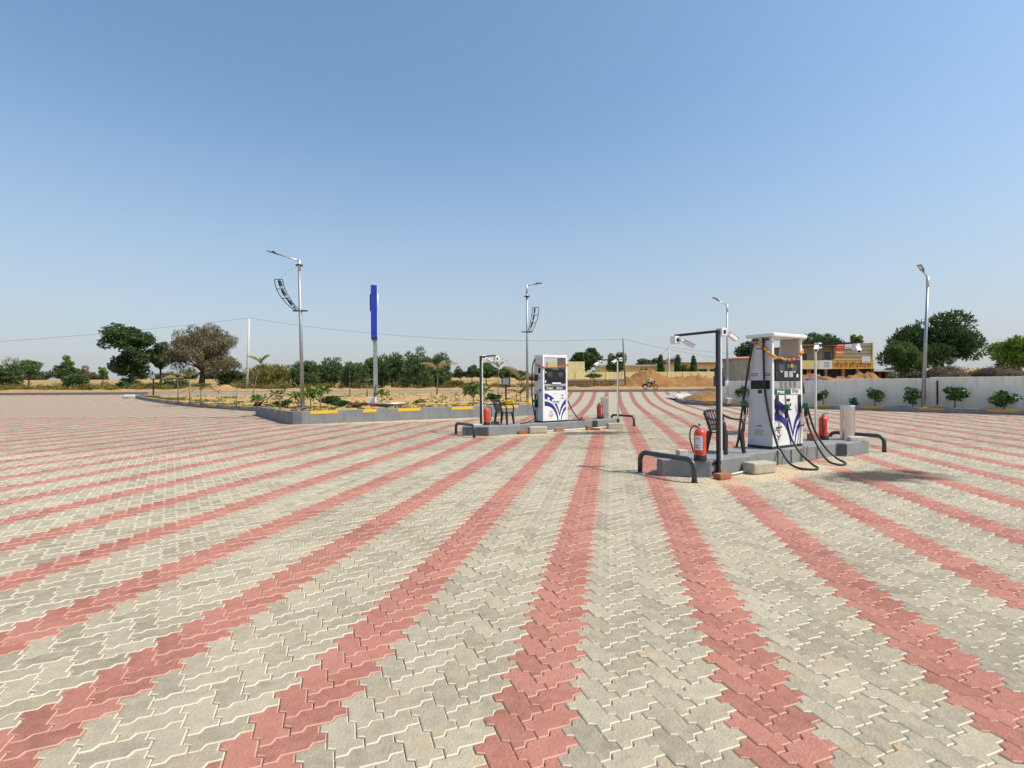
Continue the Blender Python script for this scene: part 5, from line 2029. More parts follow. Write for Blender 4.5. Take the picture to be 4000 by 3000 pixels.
# ------------------------------------------------------------------ sand heaps
def heap(name, lab, x0, x1, y0, y1, fn, base, m_, nx=44, ny=16, rough=.12, seed=1, cat='sand heap'):
    rs_ = np.random.RandomState(seed)
    v, f = [], []
    for i in range(nx):
        for j in range(ny):
            u, w = i / (nx - 1), j / (ny - 1)
            prof = math.sin(math.pi * w) ** .8
            e = min(1, i / 2, (nx - 1 - i) / 2)
            z = fn(u) * prof * (1 + rs_.normal(0, rough)) * e + (rs_.normal(0, rough * .35) * e if 0 < j < ny - 1 else 0)
            v.append((x0 + (x1 - x0) * u, y0 + (y1 - y0) * w, base - .05 + max(z, 0)))
    for i in range(nx - 1):
        for j in range(ny - 1):
            a = i * ny + j
            f.append((a, a + ny, a + ny + 1, a + 1))
    return tag(raw_mesh(name, v, f, m_, smooth=True), lab, cat, 'heaps of sand and earth')


def bigheap(u):
    return 2.3 * math.exp(-((u - .34) / .20) ** 2) + 1.75 * math.exp(-((u - .82) / .34) ** 2) + .4 * math.exp(-((u - .1) / .1) ** 2)


heap('sand_heap', 'large brown sand heap behind the motorcyclist', atx(2385, 67), atx(2800, 67), 64.2, 72, bigheap, .72, sand_m, 60, 18, .07, 2)
heap('sand_heap', 'small brown sand heap behind the curved kerb by the wall end', 12.9, 16.3, 33.9, 40.5, lambda u: .52 * math.sin(math.pi * u) ** .7, .30, sand_m, 22, 14, .12, 3)
heap('sand_heap', 'brown sand heap in front of the hospital house', atx(3090, 50), atx(3420, 50), 47.5, 52.5, lambda u: 1.55 + .35 * math.sin(u * 9) * .6, .55, sand_m, 50, 14, .08, 4)
heap('sand_heap', 'low pale earth mound across the road left of the concrete pole', atx(700, 66), atx(795, 66), 64.0, 68, lambda u: .6 * math.sin(math.pi * u), .74, sand_pale, 20, 10, .1, 5)
heap('sand_heap', 'low pale earth mound across the road behind the left planter', atx(812, 66), atx(985, 66), 64.2, 69, lambda u: .55 * math.exp(-((u - .3) / .2) ** 2) + .3 * math.sin(math.pi * u), .74, sand_pale, 30, 10, .1, 6)
heap('cement_spill', 'white spilled cement patch on the curved kerb end', 12.5, 14.9, 38.6, 42.6, lambda u: .34 * math.sin(math.pi * u) ** .6, .36, concrete_pale, 16, 12, .12, 7, 'cement')

# ------------------------------------------------------------------ yellow compound
Yc = 74
t = thing('compound_wall', 'stained yellow compound wall on a rubble stone base', 'wall')
xa, xb = atx(2130, Yc), atx(2790, Yc)
n_p = 11
for i in range(n_p):
    x0_, x1_ = xa + (xb - xa) * i / n_p, xa + (xb - xa) * (i + 1) / n_p - .02
    MB().box(((x0_ + x1_) / 2, Yc, 2.58), (x1_ - x0_, .24, 1.06)).build('wall_panel', yellow_wall, t)
    MB().box((x0_, Yc - .02, 2.60), (.16, .30, 1.12)).build('pier', yellow_wall, t)
MB().box(((xa + xb) / 2, Yc + .1, 1.35), (xb - xa, .5, 1.44)).build('footing', stone_m, t)
rs_ = np.random.RandomState(8)
sm_ = []
for k in range(5):
    m_ = MB()
    P = [(math.cos(a) * rs_.uniform(.75, 1), math.sin(a) * rs_.uniform(.75, 1)) for a in np.linspace(0, 6.28, 8)[:-1]]
    nP = len(P)
    m_.add([(x, -.0, z) for x, z in P] + [(x * .75, -.55, z * .75) for x, z in P], [tuple(range(nP, 2 * nP))] + [(i, (i + 1) % nP, nP + (i + 1) % nP, nP + i) for i in range(nP)])
    me_ = bpy.data.meshes.new('stone')
    me_.from_pydata(m_.v, [], m_.f)
    me_.materials.append(stone_m)
    sm_.append(me_)
xx = atx(2205, Yc)
while xx < atx(2450, Yc):
    for r_ in range(4):
        o = bpy.data.objects.new('stone', sm_[rs_.randint(5)])
        o.location = (xx + rs_.uniform(-.08, .08) + (.2 if r_ % 2 else 0), Yc - .15, .80 + r_ * .35 + rs_.uniform(-.03, .03))
        o.scale = (rs_.uniform(.18, .27), rs_.uniform(.15, .3), rs_.uniform(.13, .19))
        o.rotation_euler = (0, rs_.uniform(-.3, .3), 0)
        COL.objects.link(o)
        o.parent = t
    xx += .42


def windowed(name, lab, px0, px1, Y, ztop, zb, m_, wins, roof=None, group='buildings beyond the road', depth=6.0, cat='building'):
    x0_, x1_ = atx(px0, Y), atx(px1, Y)
    t = thing(name, lab, cat, ((x0_ + x1_) / 2, Y, zb), 0, group)
    w_, h_ = x1_ - x0_, ztop - zb
    MB().box((0, depth / 2, h_ / 2), (w_, depth, h_)).build('walls', m_, t)
    if roof:
        MB().box((0, depth / 2 - .3, h_ + roof[1] / 2), (w_ + .5, depth + 1.2, roof[1])).build('roof', roof[0], t)
    for (a, b_, za, zb2, gm_) in wins:
        cx_, cw = atx((a + b_) / 2, Y) - (x0_ + x1_) / 2, (b_ - a) / 1975 * Y
        f_ = MB().box((cx_, -.03, (za + zb2) / 2 - zb), (cw, .10, zb2 - za)).build('window', m_ if gm_ is None else roof_sheet, t)
        MB().box((cx_, -.085, (za + zb2) / 2 - zb), (cw * .86, .012, (zb2 - za) * .86)).build('pane', glass_dark, f_)
        MB().box((cx_, -.098, (za + zb2) / 2 - zb), (.06, .014, (zb2 - za) * .86)).build('mullion', pole_wood, f_)
    return t


windowed('yellow_block', 'plain yellow block behind the compound wall right of the far pump', 2140, 2284, 78, 4.85, .8, yellow_wall, [], None, depth=4)
windowed('long_building', 'long low yellow building with a grey roof slab behind the sand heap', 2345, 2622, 96, 4.65, 1.0, yellow_wall, [(2500, 2530, 3.2, 4.2, 1)], (roof_sheet, .28))
windowed('yellow_house', 'yellow house with a red roof edge behind the columnar trees', 2608, 2815, 92, 4.95, 1.0, cream_wall, [(2724, 2764, 3.15, 4.0, 1), (2772, 2800, 3.15, 4.0, 1), (2646, 2690, 3.1, 4.1, 1)], (roof_red, .22))

# round concrete tank
t = thing('water_tank', 'round stained concrete tank behind the boundary wall', 'tank', (atx(2918, 47) + .0, 47, .6), 0)
MB().lathe([(2.08, -.1), (2.08, 2.98)], 40).build('tank_wall', tank_cement, t, smooth=True)
MB().lathe([(2.20, 2.98), (2.20, 3.10), (1.2, 3.24), (.05, 3.28)], 40).build('tank_lid', brick_pink, t, smooth=True)
MB().tube([(-.75, -2.02, 2.9), (-.62, -2.12, 2.35), (-.55, -2.12, 1.95)], .075, 8).build('overflow_pipe', pvc, t, smooth=True)

# ------------------------------------------------------------------ hospital house with its painted sign
Yh = 55.0
kx = lambda p_: atx(p_, Yh)
zz = lambda py: CAM_H + (1490.8 - py) * Yh / 1975
xo = kx(3270)
t = thing('hospital_house', 'ochre house with a yellow Hindi hospital sign behind the wall', 'house', (xo, Yh, .6), 0)
lz = lambda py: zz(py) - .6
MB().box(((kx(3120) + kx(3261)) / 2 - xo, 3.2, (lz(1350)) / 2), (kx(3261) - kx(3120), 5.6, lz(1350))).build('left_wing', ochre_wall, t)
MB().box(((kx(3118) + kx(3262)) / 2 - xo, 3.0, lz(1350) + .06), (kx(3264) - kx(3112), 6.6, .14)).build('roof_slab', roof_red, t)
rb = MB().box(((kx(3262) + kx(3411)) / 2 - xo, 2.8, lz(1340) / 2), (kx(3411) - kx(3262), 5.4, lz(1340))).build('right_block', block_wall, t)
for py in (1352, 1366, 1380, 1394):
    MB().box(((kx(3262) + kx(3411)) / 2 - xo, .085, lz(py)), (kx(3411) - kx(3266), .02, .03)).build('mortar_course', ochre_wall, rb)
MB().box((kx(3411) - xo + .04, 2.8, lz(1340) / 2), (.12, 5.5, lz(1336))).build('corner_strip', cream_wall, t)
for a, b_, y0_, y1_ in ((3133, 3161, 1378, 1405), (3225, 3255, 1371, 1404)):
    cx_ = kx((a + b_) / 2) - xo
    f_ = MB().box((cx_, .38, (lz(y0_) + lz(y1_)) / 2), (kx(b_) - kx(a), .10, lz(y0_) - lz(y1_))).build('window', pole_wood, t)
    MB().box((cx_, .325, (lz(y0_) + lz(y1_)) / 2), ((kx(b_) - kx(a)) * .82, .012, (lz(y0_) - lz(y1_)) * .86)).build('pane', glass_dark, f_)
# sign band
zb0, zb1 = lz(1441), lz(1407)
sb_ = []
for a, b_, m_ in ((3120, 3199, sign_cream), (3207, 3248, sign_white), (3248, 3409, sign_yellow)):
    sb_.append(MB().box((kx((a + b_) / 2) - xo, -.05, (zb0 + zb1) / 2), (kx(b_) - kx(a) - .004, .16, zb1 - zb0)).build('sign_board', m_, t))
MB().box((kx(3203) - xo, -.05, (zb0 + zb1) / 2), (kx(3207) - kx(3199) - .01, .16, zb1 - zb0)).build('sign_board', sign_white, t)
MB().box((kx(3328) - xo, -.055, zb1 + .03), (kx(3410) - kx(3247), .20, .06)).build('sign_cap', sign_cream, t)
# lettering, syllable by syllable
tx = kx(3251) - xo
tw = kx(3401) - kx(3251)
pieces = [('जौ', None), ('ह', None), ('रि'.replace('ि', 'ी'), None), (' ', None), ('हॉ', None), ('स', .50), ('पी', None), ('ट', None), ('ल', None)]
size = .78
cur = 0.0
objs = []
for s_, cut in pieces:
    if s_ == ' ':
        cur += .12
        continue
    o, w0 = text_mesh(s_, size, 'lettering', maroon, sb_[2], (0, -.137, 0), bold=.008, cut=cut)
    w_ = (cut * size) if cut else w0
    xs_ = [v.co.x for v in o.data.vertices]
    lo = min(xs_)
    wv = max(xs_) - lo
    objs.append((o, cur - lo))
    cur += wv - .012
ks = tw / cur
for o, c in objs:
    o.scale = (ks, .84, 1)
    o.location = (tx + c * ks, -.137, zb0 + .20)
# posters and small print on the white board
for a, b_, y0_, y1_, m_ in ((3266, 3300, 1342, 1363, red_print), (3302, 3331, 1340, 1361, sign_white), (3266, 3298, 1370, 1393, orange_print), (3363, 3396, 1393, 1419, sign_white)):
    yv = -.02 if y1_ < 1400 else -.15
    q = MB().box((kx((a + b_) / 2) - xo, .075 if y1_ < 1400 else -.148, (lz(y0_) + lz(y1_)) / 2), (kx(b_) - kx(a), .03, lz(y0_) - lz(y1_))).build('poster', m_, t)
    MB().box((kx((a + b_) / 2) - xo, .058 if y1_ < 1400 else -.166, lz(y0_) - .16), ((kx(b_) - kx(a)) * .82, .006, .09)).build('poster_band', label_print if m_ is sign_white else sign_white, q)
    MB().box((kx((a + b_) / 2) - xo, .058 if y1_ < 1400 else -.166, lz(y1_) + .14), ((kx(b_) - kx(a)) * .8, .006, .07)).build('poster_band', red_print if m_ is sign_white else sign_yellow, q)
for i in range(4):
    MB().box((kx(3227) - xo, -.134, zb1 - .2 - i * .17), (.62, .006, .05)).build('print_line', lcd_m, sb_[1])
# open ground floor: dark interior, brick pillars
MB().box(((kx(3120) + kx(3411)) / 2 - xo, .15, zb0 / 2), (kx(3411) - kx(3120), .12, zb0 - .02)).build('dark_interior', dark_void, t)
for a, b_ in ((3150, 3154), (3159, 3163), (3218, 3228), (3284, 3296), (3341, 3352), (3400, 3403), (3407, 3410)):
    MB().box((kx((a + b_) / 2) - xo, -.06, zb0 / 2), (kx(b_) - kx(a), .26, zb0 - .03)).build('brick_pillar', brick_pillar, t)
# brick shed to the right of it
t = thing('brick_shed', 'low dark brick shed right of the hospital house', 'shed', (kx(3450), 56, .6), 0)
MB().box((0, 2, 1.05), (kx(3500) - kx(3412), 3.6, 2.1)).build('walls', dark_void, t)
MB().box((0, 1.6, 2.18), (kx(3505) - kx(3410), 5.0, .12), rx=R(3)).build('roof', roof_sheet, t)
MB().box((-.55, .6, 2.95), (1.1, 1.0, .10)).build('loose_sheet', roof_sheet, t)
for dx in (-1.0, .35, 1.1):
    MB().box((dx, .1, 1.0), (.26, .26, 2.0)).build('brick_pillar', brick_pillar, t)
t2 = block('blue_drum', 'dark blue drum lying behind the boundary wall right of the pump', 'drum', (atx(3172, 41), 41, 1.15), (1.0, .5, .62), R(5), sign_blue, .12)
for i in range(4):
    o = MB().box((0, 0, 0), (1.7, .22, .05), ry=R(28)).build('plank', pole_wood)
    o.location = (atx(3222, 44) + i * .3, 44 + .1 * i, 1.62 - .06 * i)
    tag(o, ['leftmost', 'second', 'third', 'rightmost'][i] + ' of four weathered planks leaning on the heap behind the wall', 'plank', 'planks behind the boundary wall')

# thatched heaps and hay behind the wall on the right
def mound(name, lab, px0, px1, Y, pyt, m_, cat, seed, n_=1500):
    x0_, x1_ = atx(px0, Y), atx(px1, Y)
    ztop = CAM_H + (1489 - pyt) * Y / 1975
    rs_ = np.random.RandomState(seed)
    t = thing(name, lab, cat, ((x0_ + x1_) / 2, Y, .6), 0, 'thatch and hay stacks behind the wall')
    w_ = (x1_ - x0_) / 2
    H = ztop - .6
    v, f = [], []
    nx, ny = 18, 9
    for i in range(nx):
        for j in range(ny):
            u, w = i / (nx - 1) * 2 - 1, j / (ny - 1) * 2 - 1
            z = H * max(0, (1 - abs(u) ** 3.2)) ** .5 * max(0, 1 - abs(w) ** 2.5) ** .5
            v.append((u * w_, w * 2.0, z * (1 + rs_.normal(0, .04))))
    for i in range(nx - 1):
        for j in range(ny - 1):
            a = i * ny + j
            f.append((a, a + ny, a + ny + 1, a + 1))
    raw_mesh('core', v, f, m_, parent=t, smooth=True)
    P = np.array([v[k] for k in rs_.randint(0, len(v), n_)]) + rs_.normal(0, .10, (n_, 3))
    P[:, 2] = np.maximum(P[:, 2], .05)
    ax_ = rs_.normal(size=(n_, 3)) * np.array([1, .6, .5]) + np.array([0, 0, -.3])
    ax_ /= np.linalg.norm(ax_, axis=1)[:, None]
    quads_mesh('straw', leaf_quads(P, ax_, rs_.uniform(.3, .6, n_), np.full(n_, .035), rs_), m_, t)


mound('thatch_stack', 'dark thatch heap under the large tree behind the wall', 3600, 3764, 40, 1438, thatch, 'thatch', 401)
mound('hay_stack', 'pale hay stack between two dark heaps behind the wall', 3748, 3850, 44, 1446, hay, 'hay stack', 402)
mound('thatch_stack', 'dark thatch heap below the yellow green tree at the right', 3812, 3985, 41, 1436, thatch, 'thatch', 403)

# ------------------------------------------------------------------ poles and wires
def upole(name, lab, px, Y, base, top, r0, m_, lean=0, cross=False):
    t = thing(name, lab, 'pole', (atx(px, Y), Y, base), 0, 'utility poles')
    H = top - base
    MB().tube([(0, 0, -.3), (lean * .5, 0, H * .5), (lean, 0, H)], [r0, r0 * .85, r0 * .7], 10).build('shaft', m_, t, smooth='full')
    MB().tube([(lean, 0, H - .02), (lean, 0, H + .16)], .05, 8).build('insulator', steel_dull, t)
    if cross:
        MB().box((lean, 0, H - .25), (.7, .07, .07)).build('cross_arm', m_, t)
    return Vector((atx(px, Y) + lean, Y, top + .05))


pA = upole('utility_pole', 'pale concrete pole beside the brown tree on the left', 964, 68, .7, CAM_H + (1504 - 1244) * 68 / 1975, .17, pole_concrete, .38)
pB = upole('utility_pole', 'weathered wooden pole beside the sand heap', 2444, 65.5, .7, CAM_H + (1496 - 1326) * 65.5 / 1975, .13, pole_wood, -.32)
pC = upole('utility_pole', 'thin grey pole behind the columnar trees', 2613, 90, 1.0, CAM_H + (1495 - 1356) * 90 / 1975, .16, pole_concrete, 0)


def wire(lab, a, b_, sag):
    pts = []
    for q in np.linspace(0, 1, 25):
        p_ = a.lerp(b_, q)
        pts.append(p_ - Vector((0, 0, sag * 4 * q * (1 - q))))
    o = MB().tube(pts, .019, 4, cap=False).build('power_line', wire_m)
    tag(o, lab, 'power line', 'power lines')


wire('thin power line from the concrete pole to the left edge', pA, Vector((atx(-120, 66), 66, CAM_H + (1509 - 1342) * 66 / 1975)), .25)
wire('thin power line from the concrete pole towards the wooden pole', pA, pB, 1.25)
wire('thin power line sloping right from the wooden pole', pB, Vector((atx(2960, 70), 70, CAM_H + (1493 - 1420) * 70 / 1975)), .3)
wire('thin power line sloping right from the thin grey pole', pC, Vector((atx(2960, 86), 86, CAM_H + (1493 - 1388) * 86 / 1975)), .2)
wire('short power line dropping left from the thin grey pole', pC, Vector((atx(2570, 92), 92, CAM_H + (1495 - 1398) * 92 / 1975)), .1)
wire('upper thin power line at the right edge behind the trees', Vector((atx(3700, 90), 90, CAM_H + (1489 - 1328) * 90 / 1975)), Vector((atx(4100, 88), 88, CAM_H + (1487 - 1312) * 88 / 1975)), .3)
wire('lower thin power line at the right edge behind the trees', Vector((atx(3700, 90), 90, CAM_H + (1489 - 1350) * 90 / 1975)), Vector((atx(4100, 88), 88, CAM_H + (1487 - 1342) * 88 / 1975)), .3)

# ------------------------------------------------------------------ planter plants
def frangipani(lab, px, Y, h_, seed, forks=3, leaves=15, Lf=.34):
    x = atx(px, Y)
    rs_ = np.random.RandomState(seed)
    zb = bedz(x, Y)
    t = thing('frangipani', lab, 'plant', (x, Y, zb - .02), 0, 'frangipani plants in the planter')
    mb_ = MB()
    V_ = []
    tips = []
    fork = Vector((0, 0, h_ * .5))
    mb_.tube([(0, 0, 0), (.02, .01, h_ * .25), fork], [.026, .023, .022], 7)
    for i in range(forks):
        a = 2 * math.pi * i / forks + rs_.uniform(0, 1)
        tip = fork + Vector((math.cos(a) * .24, math.sin(a) * .24, h_ * rs_.uniform(.22, .42)))
        mb_.tube([fork, (fork + tip) / 2 + Vector((math.cos(a) * .05, math.sin(a) * .05, 0)), tip], [.021, .019, .016], 7)
        tips.append(tip)
    for tip in tips:
        for k in range(int(leaves * 1.35)):
            a = rs_.rand() * 6.28
            el = rs_.uniform(-.35, 1.15)
            d = Vector((math.cos(a) * math.cos(el), math.sin(a) * math.cos(el), math.sin(el)))
            L_ = 1.2 * Lf * rs_.uniform(.7, 1.2)
            s_ = d.cross(Vector((0, 0, 1))).normalized() * L_ * .19
            c0_ = tip + d * .04
            mid = tip + d * L_ * .55 + Vector((0, 0, .02))
            end = tip + d * L_ + Vector((0, 0, -.25 * L_))
            V_.append([c0_, mid + s_, end, mid - s_])
    mb_.build('stem', bark_pale, t, smooth='full')
    quads_mesh('foliage', np.array([[tuple(p) for p in q] for q in V_]), leaf_frangi, t)
    return t


frangipani('small frangipani at the bend of the left kerb, left of the tall lamp', 1005, 24.5, .55, 501, 3, 12, .28)
frangipani('leggy young frangipani with few leaves left of the tall lamp', 1092, 22.4, .92, 502, 3, 7, .28)
frangipani('bushy frangipani close behind the tall left lamp', 1165, 23.4, .68, 503, 3, 14, .30)
frangipani('taller frangipani just right of the tall left lamp', 1212, 22.4, .86, 504, 3, 15, .34)
frangipani('frangipani with glossy leaves second right of the tall left lamp', 1250, 23.6, .95, 505, 2, 16, .36)
frangipani('low frangipani in front of the blue sign post', 1490, 27.0, .72, 506, 3, 12, .28)
frangipani('large leafy frangipani left of the far camera post', 1848, 23.9, .92, 507, 4, 17, .36)
frangipani('frangipani just behind the far camera post', 1882, 25.4, .78, 508, 3, 12, .32)


def low_shrub(lab, px, Y, w, h_, seed, lm, n_=420, Lf=.13):
    x = atx(px, Y)
    rs_ = np.random.RandomState(seed)
    lob = make_lobes(0, 0, h_ * .55, w / 2, w / 2 * .8, h_ * .45, 8, rs_, .45)
    return plant_tree('low_shrub', lab, 'shrub', x, Y, bedz(x, Y) - .02, lob, (h_ * .5, .02, .012, 0), lm, n_, Lf, Lf * .5, seed + 40, bark_pale, 'low shrubs in the planter', limbs=5)


low_shrub('dark leafy shrub in the planter right of the tall lamp', 1292, 24.0, .95, .62, 521, leaf_shrub, 620)
low_shrub('dark low shrub right of the leafy planter shrub', 1330, 22.6, .8, .42, 522, leaf_shrub, 420)
low_shrub('reddish low shrub in the planter near the wall', 1395, 22.6, .95, .34, 523, leaf_scrub, 420)
low_shrub('dark rounded shrub behind the far chair', 1926, 26.0, .78, .62, 524, leaf_shrub, 520)
low_shrub('dark low shrub at the foot of the tall left lamp', 1105, 23.6, .9, .42, 525, leaf_shrub, 380)
low_shrub('small green shrub in the middle of the planter', 1640, 25.2, .7, .36, 526, leaf_scrub, 240)


def palm(lab, px, Y, h_, stem_r, fronds, seed, lm, lean=0, droop=.5, Lf=1.2, tie=False):
    x = atx(px, Y)
    rs_ = np.random.RandomState(seed)
    t = thing('young_palm', lab, 'palm', (x, Y, bedz(x, Y) - .02), 0, 'young palms in the planter')
    top = Vector((lean, 0, h_))
    MB().tube([(0, 0, 0), (lean * .4, .01, h_ * .5), top], [stem_r, stem_r * .75, stem_r * .5], 7).build('stem', bark_pale, t, smooth='full')
    for k in range(fronds):
        a = 2 * math.pi * k / fronds + rs_.uniform(-.4, .4)
        el = rs_.uniform(.7, 1.3)
        d = Vector((math.cos(a) * math.cos(el), math.sin(a) * math.cos(el), math.sin(el)))
        L_ = Lf * rs_.uniform(.75, 1.15)
        rach = [top + d * L_ * q + Vector((0, 0, -droop * L_ * q * q)) + Vector((math.cos(a), math.sin(a), 0)) * L_ * .35 * q * q for q in np.linspace(0, 1, 9)]
        V_ = []
        for i in range(1, 9):
            tn = (rach[i] - rach[i - 1]).normalized()
            s_ = tn.cross(Vector((0, 0, 1)))
            s_ = s_.normalized() if s_.length > .01 else Vector((1, 0, 0))
            for sg in (-1, 1):
                for q in (.0, .5):
                    p_ = rach[i - 1].lerp(rach[i], q)
                    ll = L_ * .26 * (1 - abs(i / 9 - .45))
                    e_ = p_ + s_ * sg * ll * .55 + tn * ll * .5 + Vector((0, 0, -ll * .55))
                    w_ = tn * .034
                    V_.append([p_ - w_, p_ + w_, e_ + w_ * .3, e_ - w_ * .3])
        fo = MB().tube(rach, [.012 - .001 * i for i in range(9)], 5).build('frond', bark_pale, t, smooth='full')
        quads_mesh('leaflets', np.array([[tuple(p) for p in q] for q in V_]), lm, fo)
    return t


palm('young palm with drooping brown frond at the far left of the planter', 695, 36.5, 1.75, .05, 4, 541, leaf_dry, 0, .8, 1.15)
palm('young palm with yellow green fronds left of the brown tree trunk', 742, 35.5, 1.9, .05, 5, 542, leaf_palm, -.12, .6, 1.3)
palm('young palm wrapped in dry grey fronds left of the concrete pole', 785, 33.5, 1.1, .06, 5, 543, leaf_dry, 0, .9, 1.1)
palm('thin bare palm stake left of the concrete pole', 852, 32.5, 1.0, .03, 1, 544, leaf_dry, 0, .6, .3)
palm('slim young palm just left of the concrete pole', 922, 30.5, 1.25, .032, 2, 545, leaf_palm, .06, .4, .55)
palm('tall thin leaning palm shoot right of the concrete pole', 982, 29, 2.3, .03, 3, 546, leaf_palm, .55, .5, .85)
palm('slim pale palm with a small dry crown behind the planter lamp', 1366, 37, 2.15, .035, 3, 547, leaf_dry, 0, .35, .75)
palm('dark dry stake plant left of the blue sign post', 1434, 36.5, 1.15, .045, 3, 548, leaf_dry, 0, .5, .5)
palm('young palm with arching dry fronds right of the blue sign', 1706, 37, 2.0, .06, 5, 549, leaf_dry, .1, .55, 1.5)
palm('tall thin palm shoot behind the far camera post', 1945, 34, 2.1, .03, 3, 550, leaf_palm, .05, .4, 1.0)
palm('leaning pale palm shoot left of the slim lamp', 2015, 29.5, 1.3, .028, 3, 551, leaf_dry, .25, .5, 1.5)
palm('low yellow green palm at the foot of the slim lamp', 2032, 28.5, .5, .03, 5, 552, leaf_palm, 0, .5, .85)

# leaning tree against the compound wall
t = easy_tree('leaning_tree', 'small leaning tree with a bent trunk before the compound wall', 'tree', 2282, 2360, 1456, 70, .42, leaf_prosopis, 700, 560, 'feather', .5, .07, k=7, barkm=bark)
# things lying in the planter
o = MB().box((0, 0, .16), (.46, .34, .32), top=.95).build('white_box', white_plastic, bevel=.01)
o.location = (atx(1452, 27.6), 27.6, bedz(-7.6, 27.6) - .02)
tag(o, 'white plastic box at the foot of the blue sign post', 'box')
for i, (z, dy) in enumerate(((.05, 0), (.05, .12), (.14, .06))):
    o = MB().tube([(-1.0, 0, 0), (1.0, .03, 0)], .042, 8).build('black_pipe', black_plastic if i != 2 else steel_dull, smooth='full')
    o.location = (atx(1500, 24.0), 24.0 + dy, bedz(-6, 24) + z)
    o.rotation_euler = (0, 0, R(4 + i))
    tag(o, ['front black pipe of the stack lying in the planter', 'rear black pipe of the stack lying in the planter', 'grey steel pipe on top of the stack in the planter'][i], 'pipe', 'pipes lying in the planter')
o = MB().box((0, 0, .05), (.2, .12, .1)).build('red_can', red_print, bevel=.02)
o.location = (atx(1456, 23.3), 23.3, bedz(-6.4, 23.3) - .01)
tag(o, 'small red can beside the pipe stack in the planter', 'can')
o = MB().tube(smooth_path([(-1.1, -.1, .02), (-.7, 0, .10), (0, .05, .06), (.6, .02, .08), (1.05, -.25, .03)], 4), .03, 6).build('dry_branch', hay, smooth='full')
o.location = (atx(1705, 24.8), 24.8, bedz(-3.7, 24.8))
tag(o, 'pale dry branch lying on the planter soil', 'branch')
gY = 'loose kerb blocks by the slim lamp'
block('kerb_block', 'yellow kerb block lying at the foot of the slim lamp, right', 'block', (1.05, 26.5, .50), (.55, .26, .16), R(25), yellow_paint, .02, gY)
block('kerb_block', 'yellow kerb block lying left of the slim lamp', 'block', (-.15, 26.2, .49), (.50, .25, .15), R(-15), yellow_paint, .02, gY)
block('kerb_block', 'pale stone lying on the soil near the framed board', 'block', (-1.0, 25.0, .45), (.7, .35, .12), R(10), concrete_pale, .04, gY)

# ------------------------------------------------------------------ motorcycle and rider, on the road
def wheel(parent, x, r):
    w = MB()
    pts = [(x + r * math.cos(a), 0, r + r * math.sin(a)) for a in np.linspace(0, 2 * math.pi, 25)]
    o = MB().tube([(x + (r - .04) * math.cos(a), 0, r + (r - .04) * math.sin(a)) for a in np.linspace(0, 2 * math.pi, 25)], .042, 8, cap=False).build('tyre', black_rubber, parent, smooth=True)
    m_ = MB()
    m_.tube([(x + (r - .085) * math.cos(a), 0, r + (r - .085) * math.sin(a)) for a in np.linspace(0, 2 * math.pi, 25)], .016, 6, cap=False)
    for k in range(6):
        a = k * math.pi / 3
        m_.tube([(x, 0, r), (x + (r - .08) * math.cos(a), 0, r + (r - .08) * math.sin(a))], .012, 5)
    m_.tube([(x, -.06, r), (x, .06, r)], .045, 8)
    m_.build('rim', steel_dull, o, smooth=True)
    return o


Ym = 61.5
mc = thing('motorcycle', 'small dark motorcycle with a red tank riding along the road', 'motorcycle', (atx(2540, Ym), Ym, .706), 0)
wheel(mc, -.62, .31)
wheel(mc, .64, .31)
MB().tube([(.42, 0, .88), (.30, 0, .62), (.05, 0, .36), (-.28, 0, .38), (-.42, 0, .66), (.30, 0, .78)], .028, 6).build('frame', black_plastic, mc, smooth=True)
MB().lathe([(.02, -.24), (.10, -.18), (.125, 0), (.10, .18), (.02, .24)], 12).build('fuel_tank', red_print, mc, smooth=True, loc=(.16, 0, .82), rot=(0, R(84), 0))
MB().box((-.32, 0, .80), (.62, .20, .09)).build('seat', black_plastic, mc, bevel=.03)
MB().box((-.78, 0, .88), (.22, .16, .07), ry=R(14)).build('tail', white_plastic, mc, bevel=.02)
eng = MB().box((.05, 0, .42), (.32, .24, .30)).build('engine', steel_dull, mc, bevel=.03)
MB().box((-.02, -.005, .36), (.5, .27, .1)).build('crankcase', black_plastic, eng, bevel=.02)
MB().tube([(.12, -.13, .30), (-.2, -.15, .25), (-.72, -.15, .33)], [.025, .035, .042], 8).build('exhaust', galv_light, mc, smooth=True)
for s_ in (-1, 1):
    MB().tube([(.44, .06 * s_, .90), (.64, .06 * s_, .31)], .022, 6).build('fork', steel_dull, mc, smooth=True)
MB().tube([(.36, -.34, 1.02), (.42, -.12, 1.0), (.42, .12, 1.0), (.36, .34, 1.02)], .014, 6).build('handlebar', black_plastic, mc, smooth=True)
MB().box((.52, 0, .93), (.14, .18, .22), ry=R(-12)).build('headlamp_cowl', black_plastic, mc, bevel=.04)
MB().tube([(.64 + .34 * math.cos(a), 0, .31 + .34 * math.sin(a)) for a in np.linspace(R(30), R(150), 7)], .035, 6).build('front_mudguard', red_print, mc, smooth=True)
MB().tube([(-.62 + .35 * math.cos(a), 0, .31 + .35 * math.sin(a)) for a in np.linspace(R(20), R(170), 7)], .045, 6).build('rear_mudguard', black_plastic, mc, smooth=True)


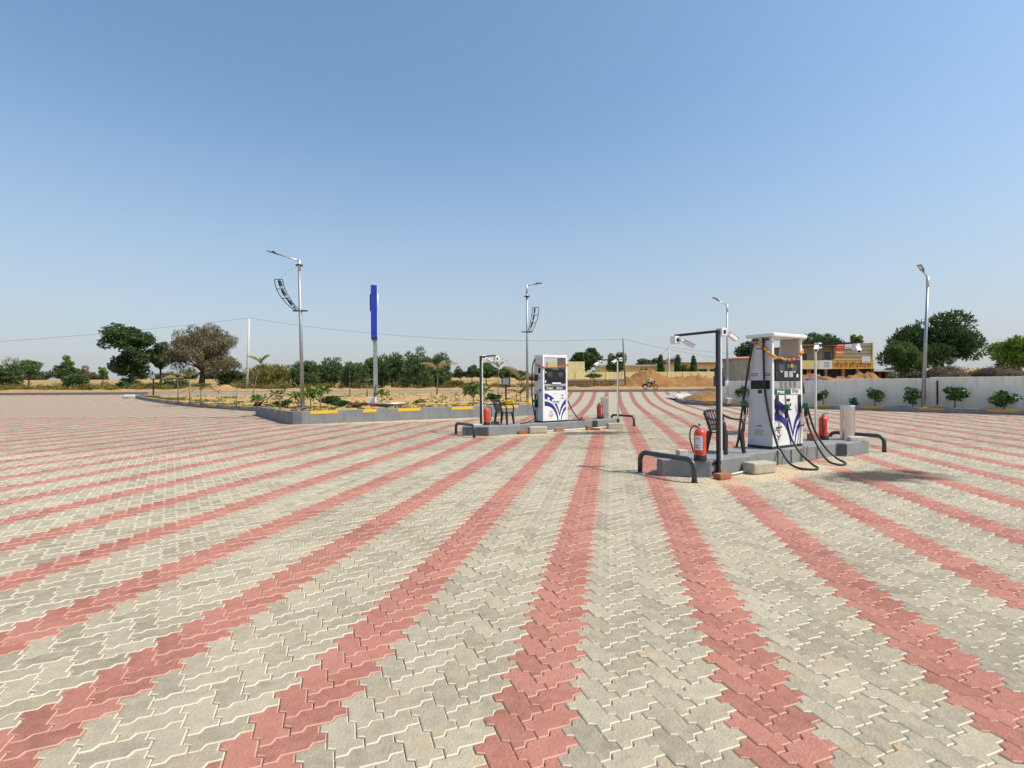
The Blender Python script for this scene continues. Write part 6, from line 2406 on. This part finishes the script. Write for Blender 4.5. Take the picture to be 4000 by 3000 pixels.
def skin_body(name, chain, edges, mats_, parent, loc, face_mat):
    me = bpy.data.meshes.new(name)
    me.from_pydata([c[0] for c in chain], edges, [])
    o = bpy.data.objects.new(name, me)
    COL.objects.link(o)
    o.modifiers.new('skin', 'SKIN')
    if not me.skin_vertices:
        bpy.context.view_layer.objects.active = o
    for i, c in enumerate(chain):
        d = me.skin_vertices[0].data[i]
        d.radius = (c[1], c[1] if len(c) < 3 else c[2])
        d.use_root = (i == 0)
    ss = o.modifiers.new('sub', 'SUBSURF')
    ss.levels = ss.render_levels = 2
    bpy.context.view_layer.update()
    dg = bpy.context.evaluated_depsgraph_get()
    m2 = bpy.data.meshes.new_from_object(o.evaluated_get(dg))
    bpy.data.objects.remove(o)
    m2.name = name
    m2.materials.clear()
    for q in mats_:
        m2.materials.append(q)
    for p in m2.polygons:
        p.material_index = face_mat(p.center)
        p.use_smooth = True
    o = bpy.data.objects.new(name, m2)
    COL.objects.link(o)
    o.location = loc
    return o


ch = [((-.22, 0, .88), .15, .16), ((-.20, 0, 1.08), .13, .17), ((-.13, 0, 1.34), .11, .19), ((-.10, 0, 1.44), .055, .06), ((-.08, 0, 1.52), .055, .055), ((-.07, 0, 1.60), .085, .078), ((-.07, 0, 1.68), .07, .07),
      ((-.12, .20, 1.37), .06), ((.06, .27, 1.18), .048), ((.34, .30, 1.06), .036), ((.40, .30, 1.04), .036),
      ((-.12, -.20, 1.37), .06), ((.06, -.27, 1.18), .048), ((.34, -.30, 1.06), .036), ((.40, -.30, 1.04), .036),
      ((-.16, .11, .86), .09), ((.22, .18, .80), .07), ((.04, .18, .40), .05), ((.02, .18, .32), .04), ((.16, .18, .29), .035),
      ((-.16, -.11, .86), .09), ((.22, -.18, .80), .07), ((.04, -.18, .40), .05), ((.02, -.18, .32), .04), ((.16, -.18, .29), .035)]
ed = [(0, 1), (1, 2), (2, 3), (3, 4), (4, 5), (5, 6), (2, 7), (7, 8), (8, 9), (9, 10), (2, 11), (11, 12), (12, 13), (13, 14), (0, 15), (15, 16), (16, 17), (17, 18), (18, 19), (0, 20), (20, 21), (21, 22), (22, 23), (23, 24)]


def body_mat(c):
    if c.z > 1.62 or (c.z > 1.52 and c.x < -.10):
        return 3
    if c.z > 1.43:
        return 2
    if c.x > .335 and c.z > .95:
        return 2
    if c.z > .90 and not (c.x > .1 and c.z < .95):
        return 0
    if c.z < .33:
        return 4
    return 1


person = thing('person', 'person in a pale mint shirt riding the motorcycle on the road', 'person', (atx(2540, Ym), Ym, .706), 0)
bd_ = skin_body('body', ch, ed, [cloth_mint, cloth_dark, skin_m, hair_m, white_plastic], None, (0, 0, 0), body_mat)
bd_.parent = person
#END
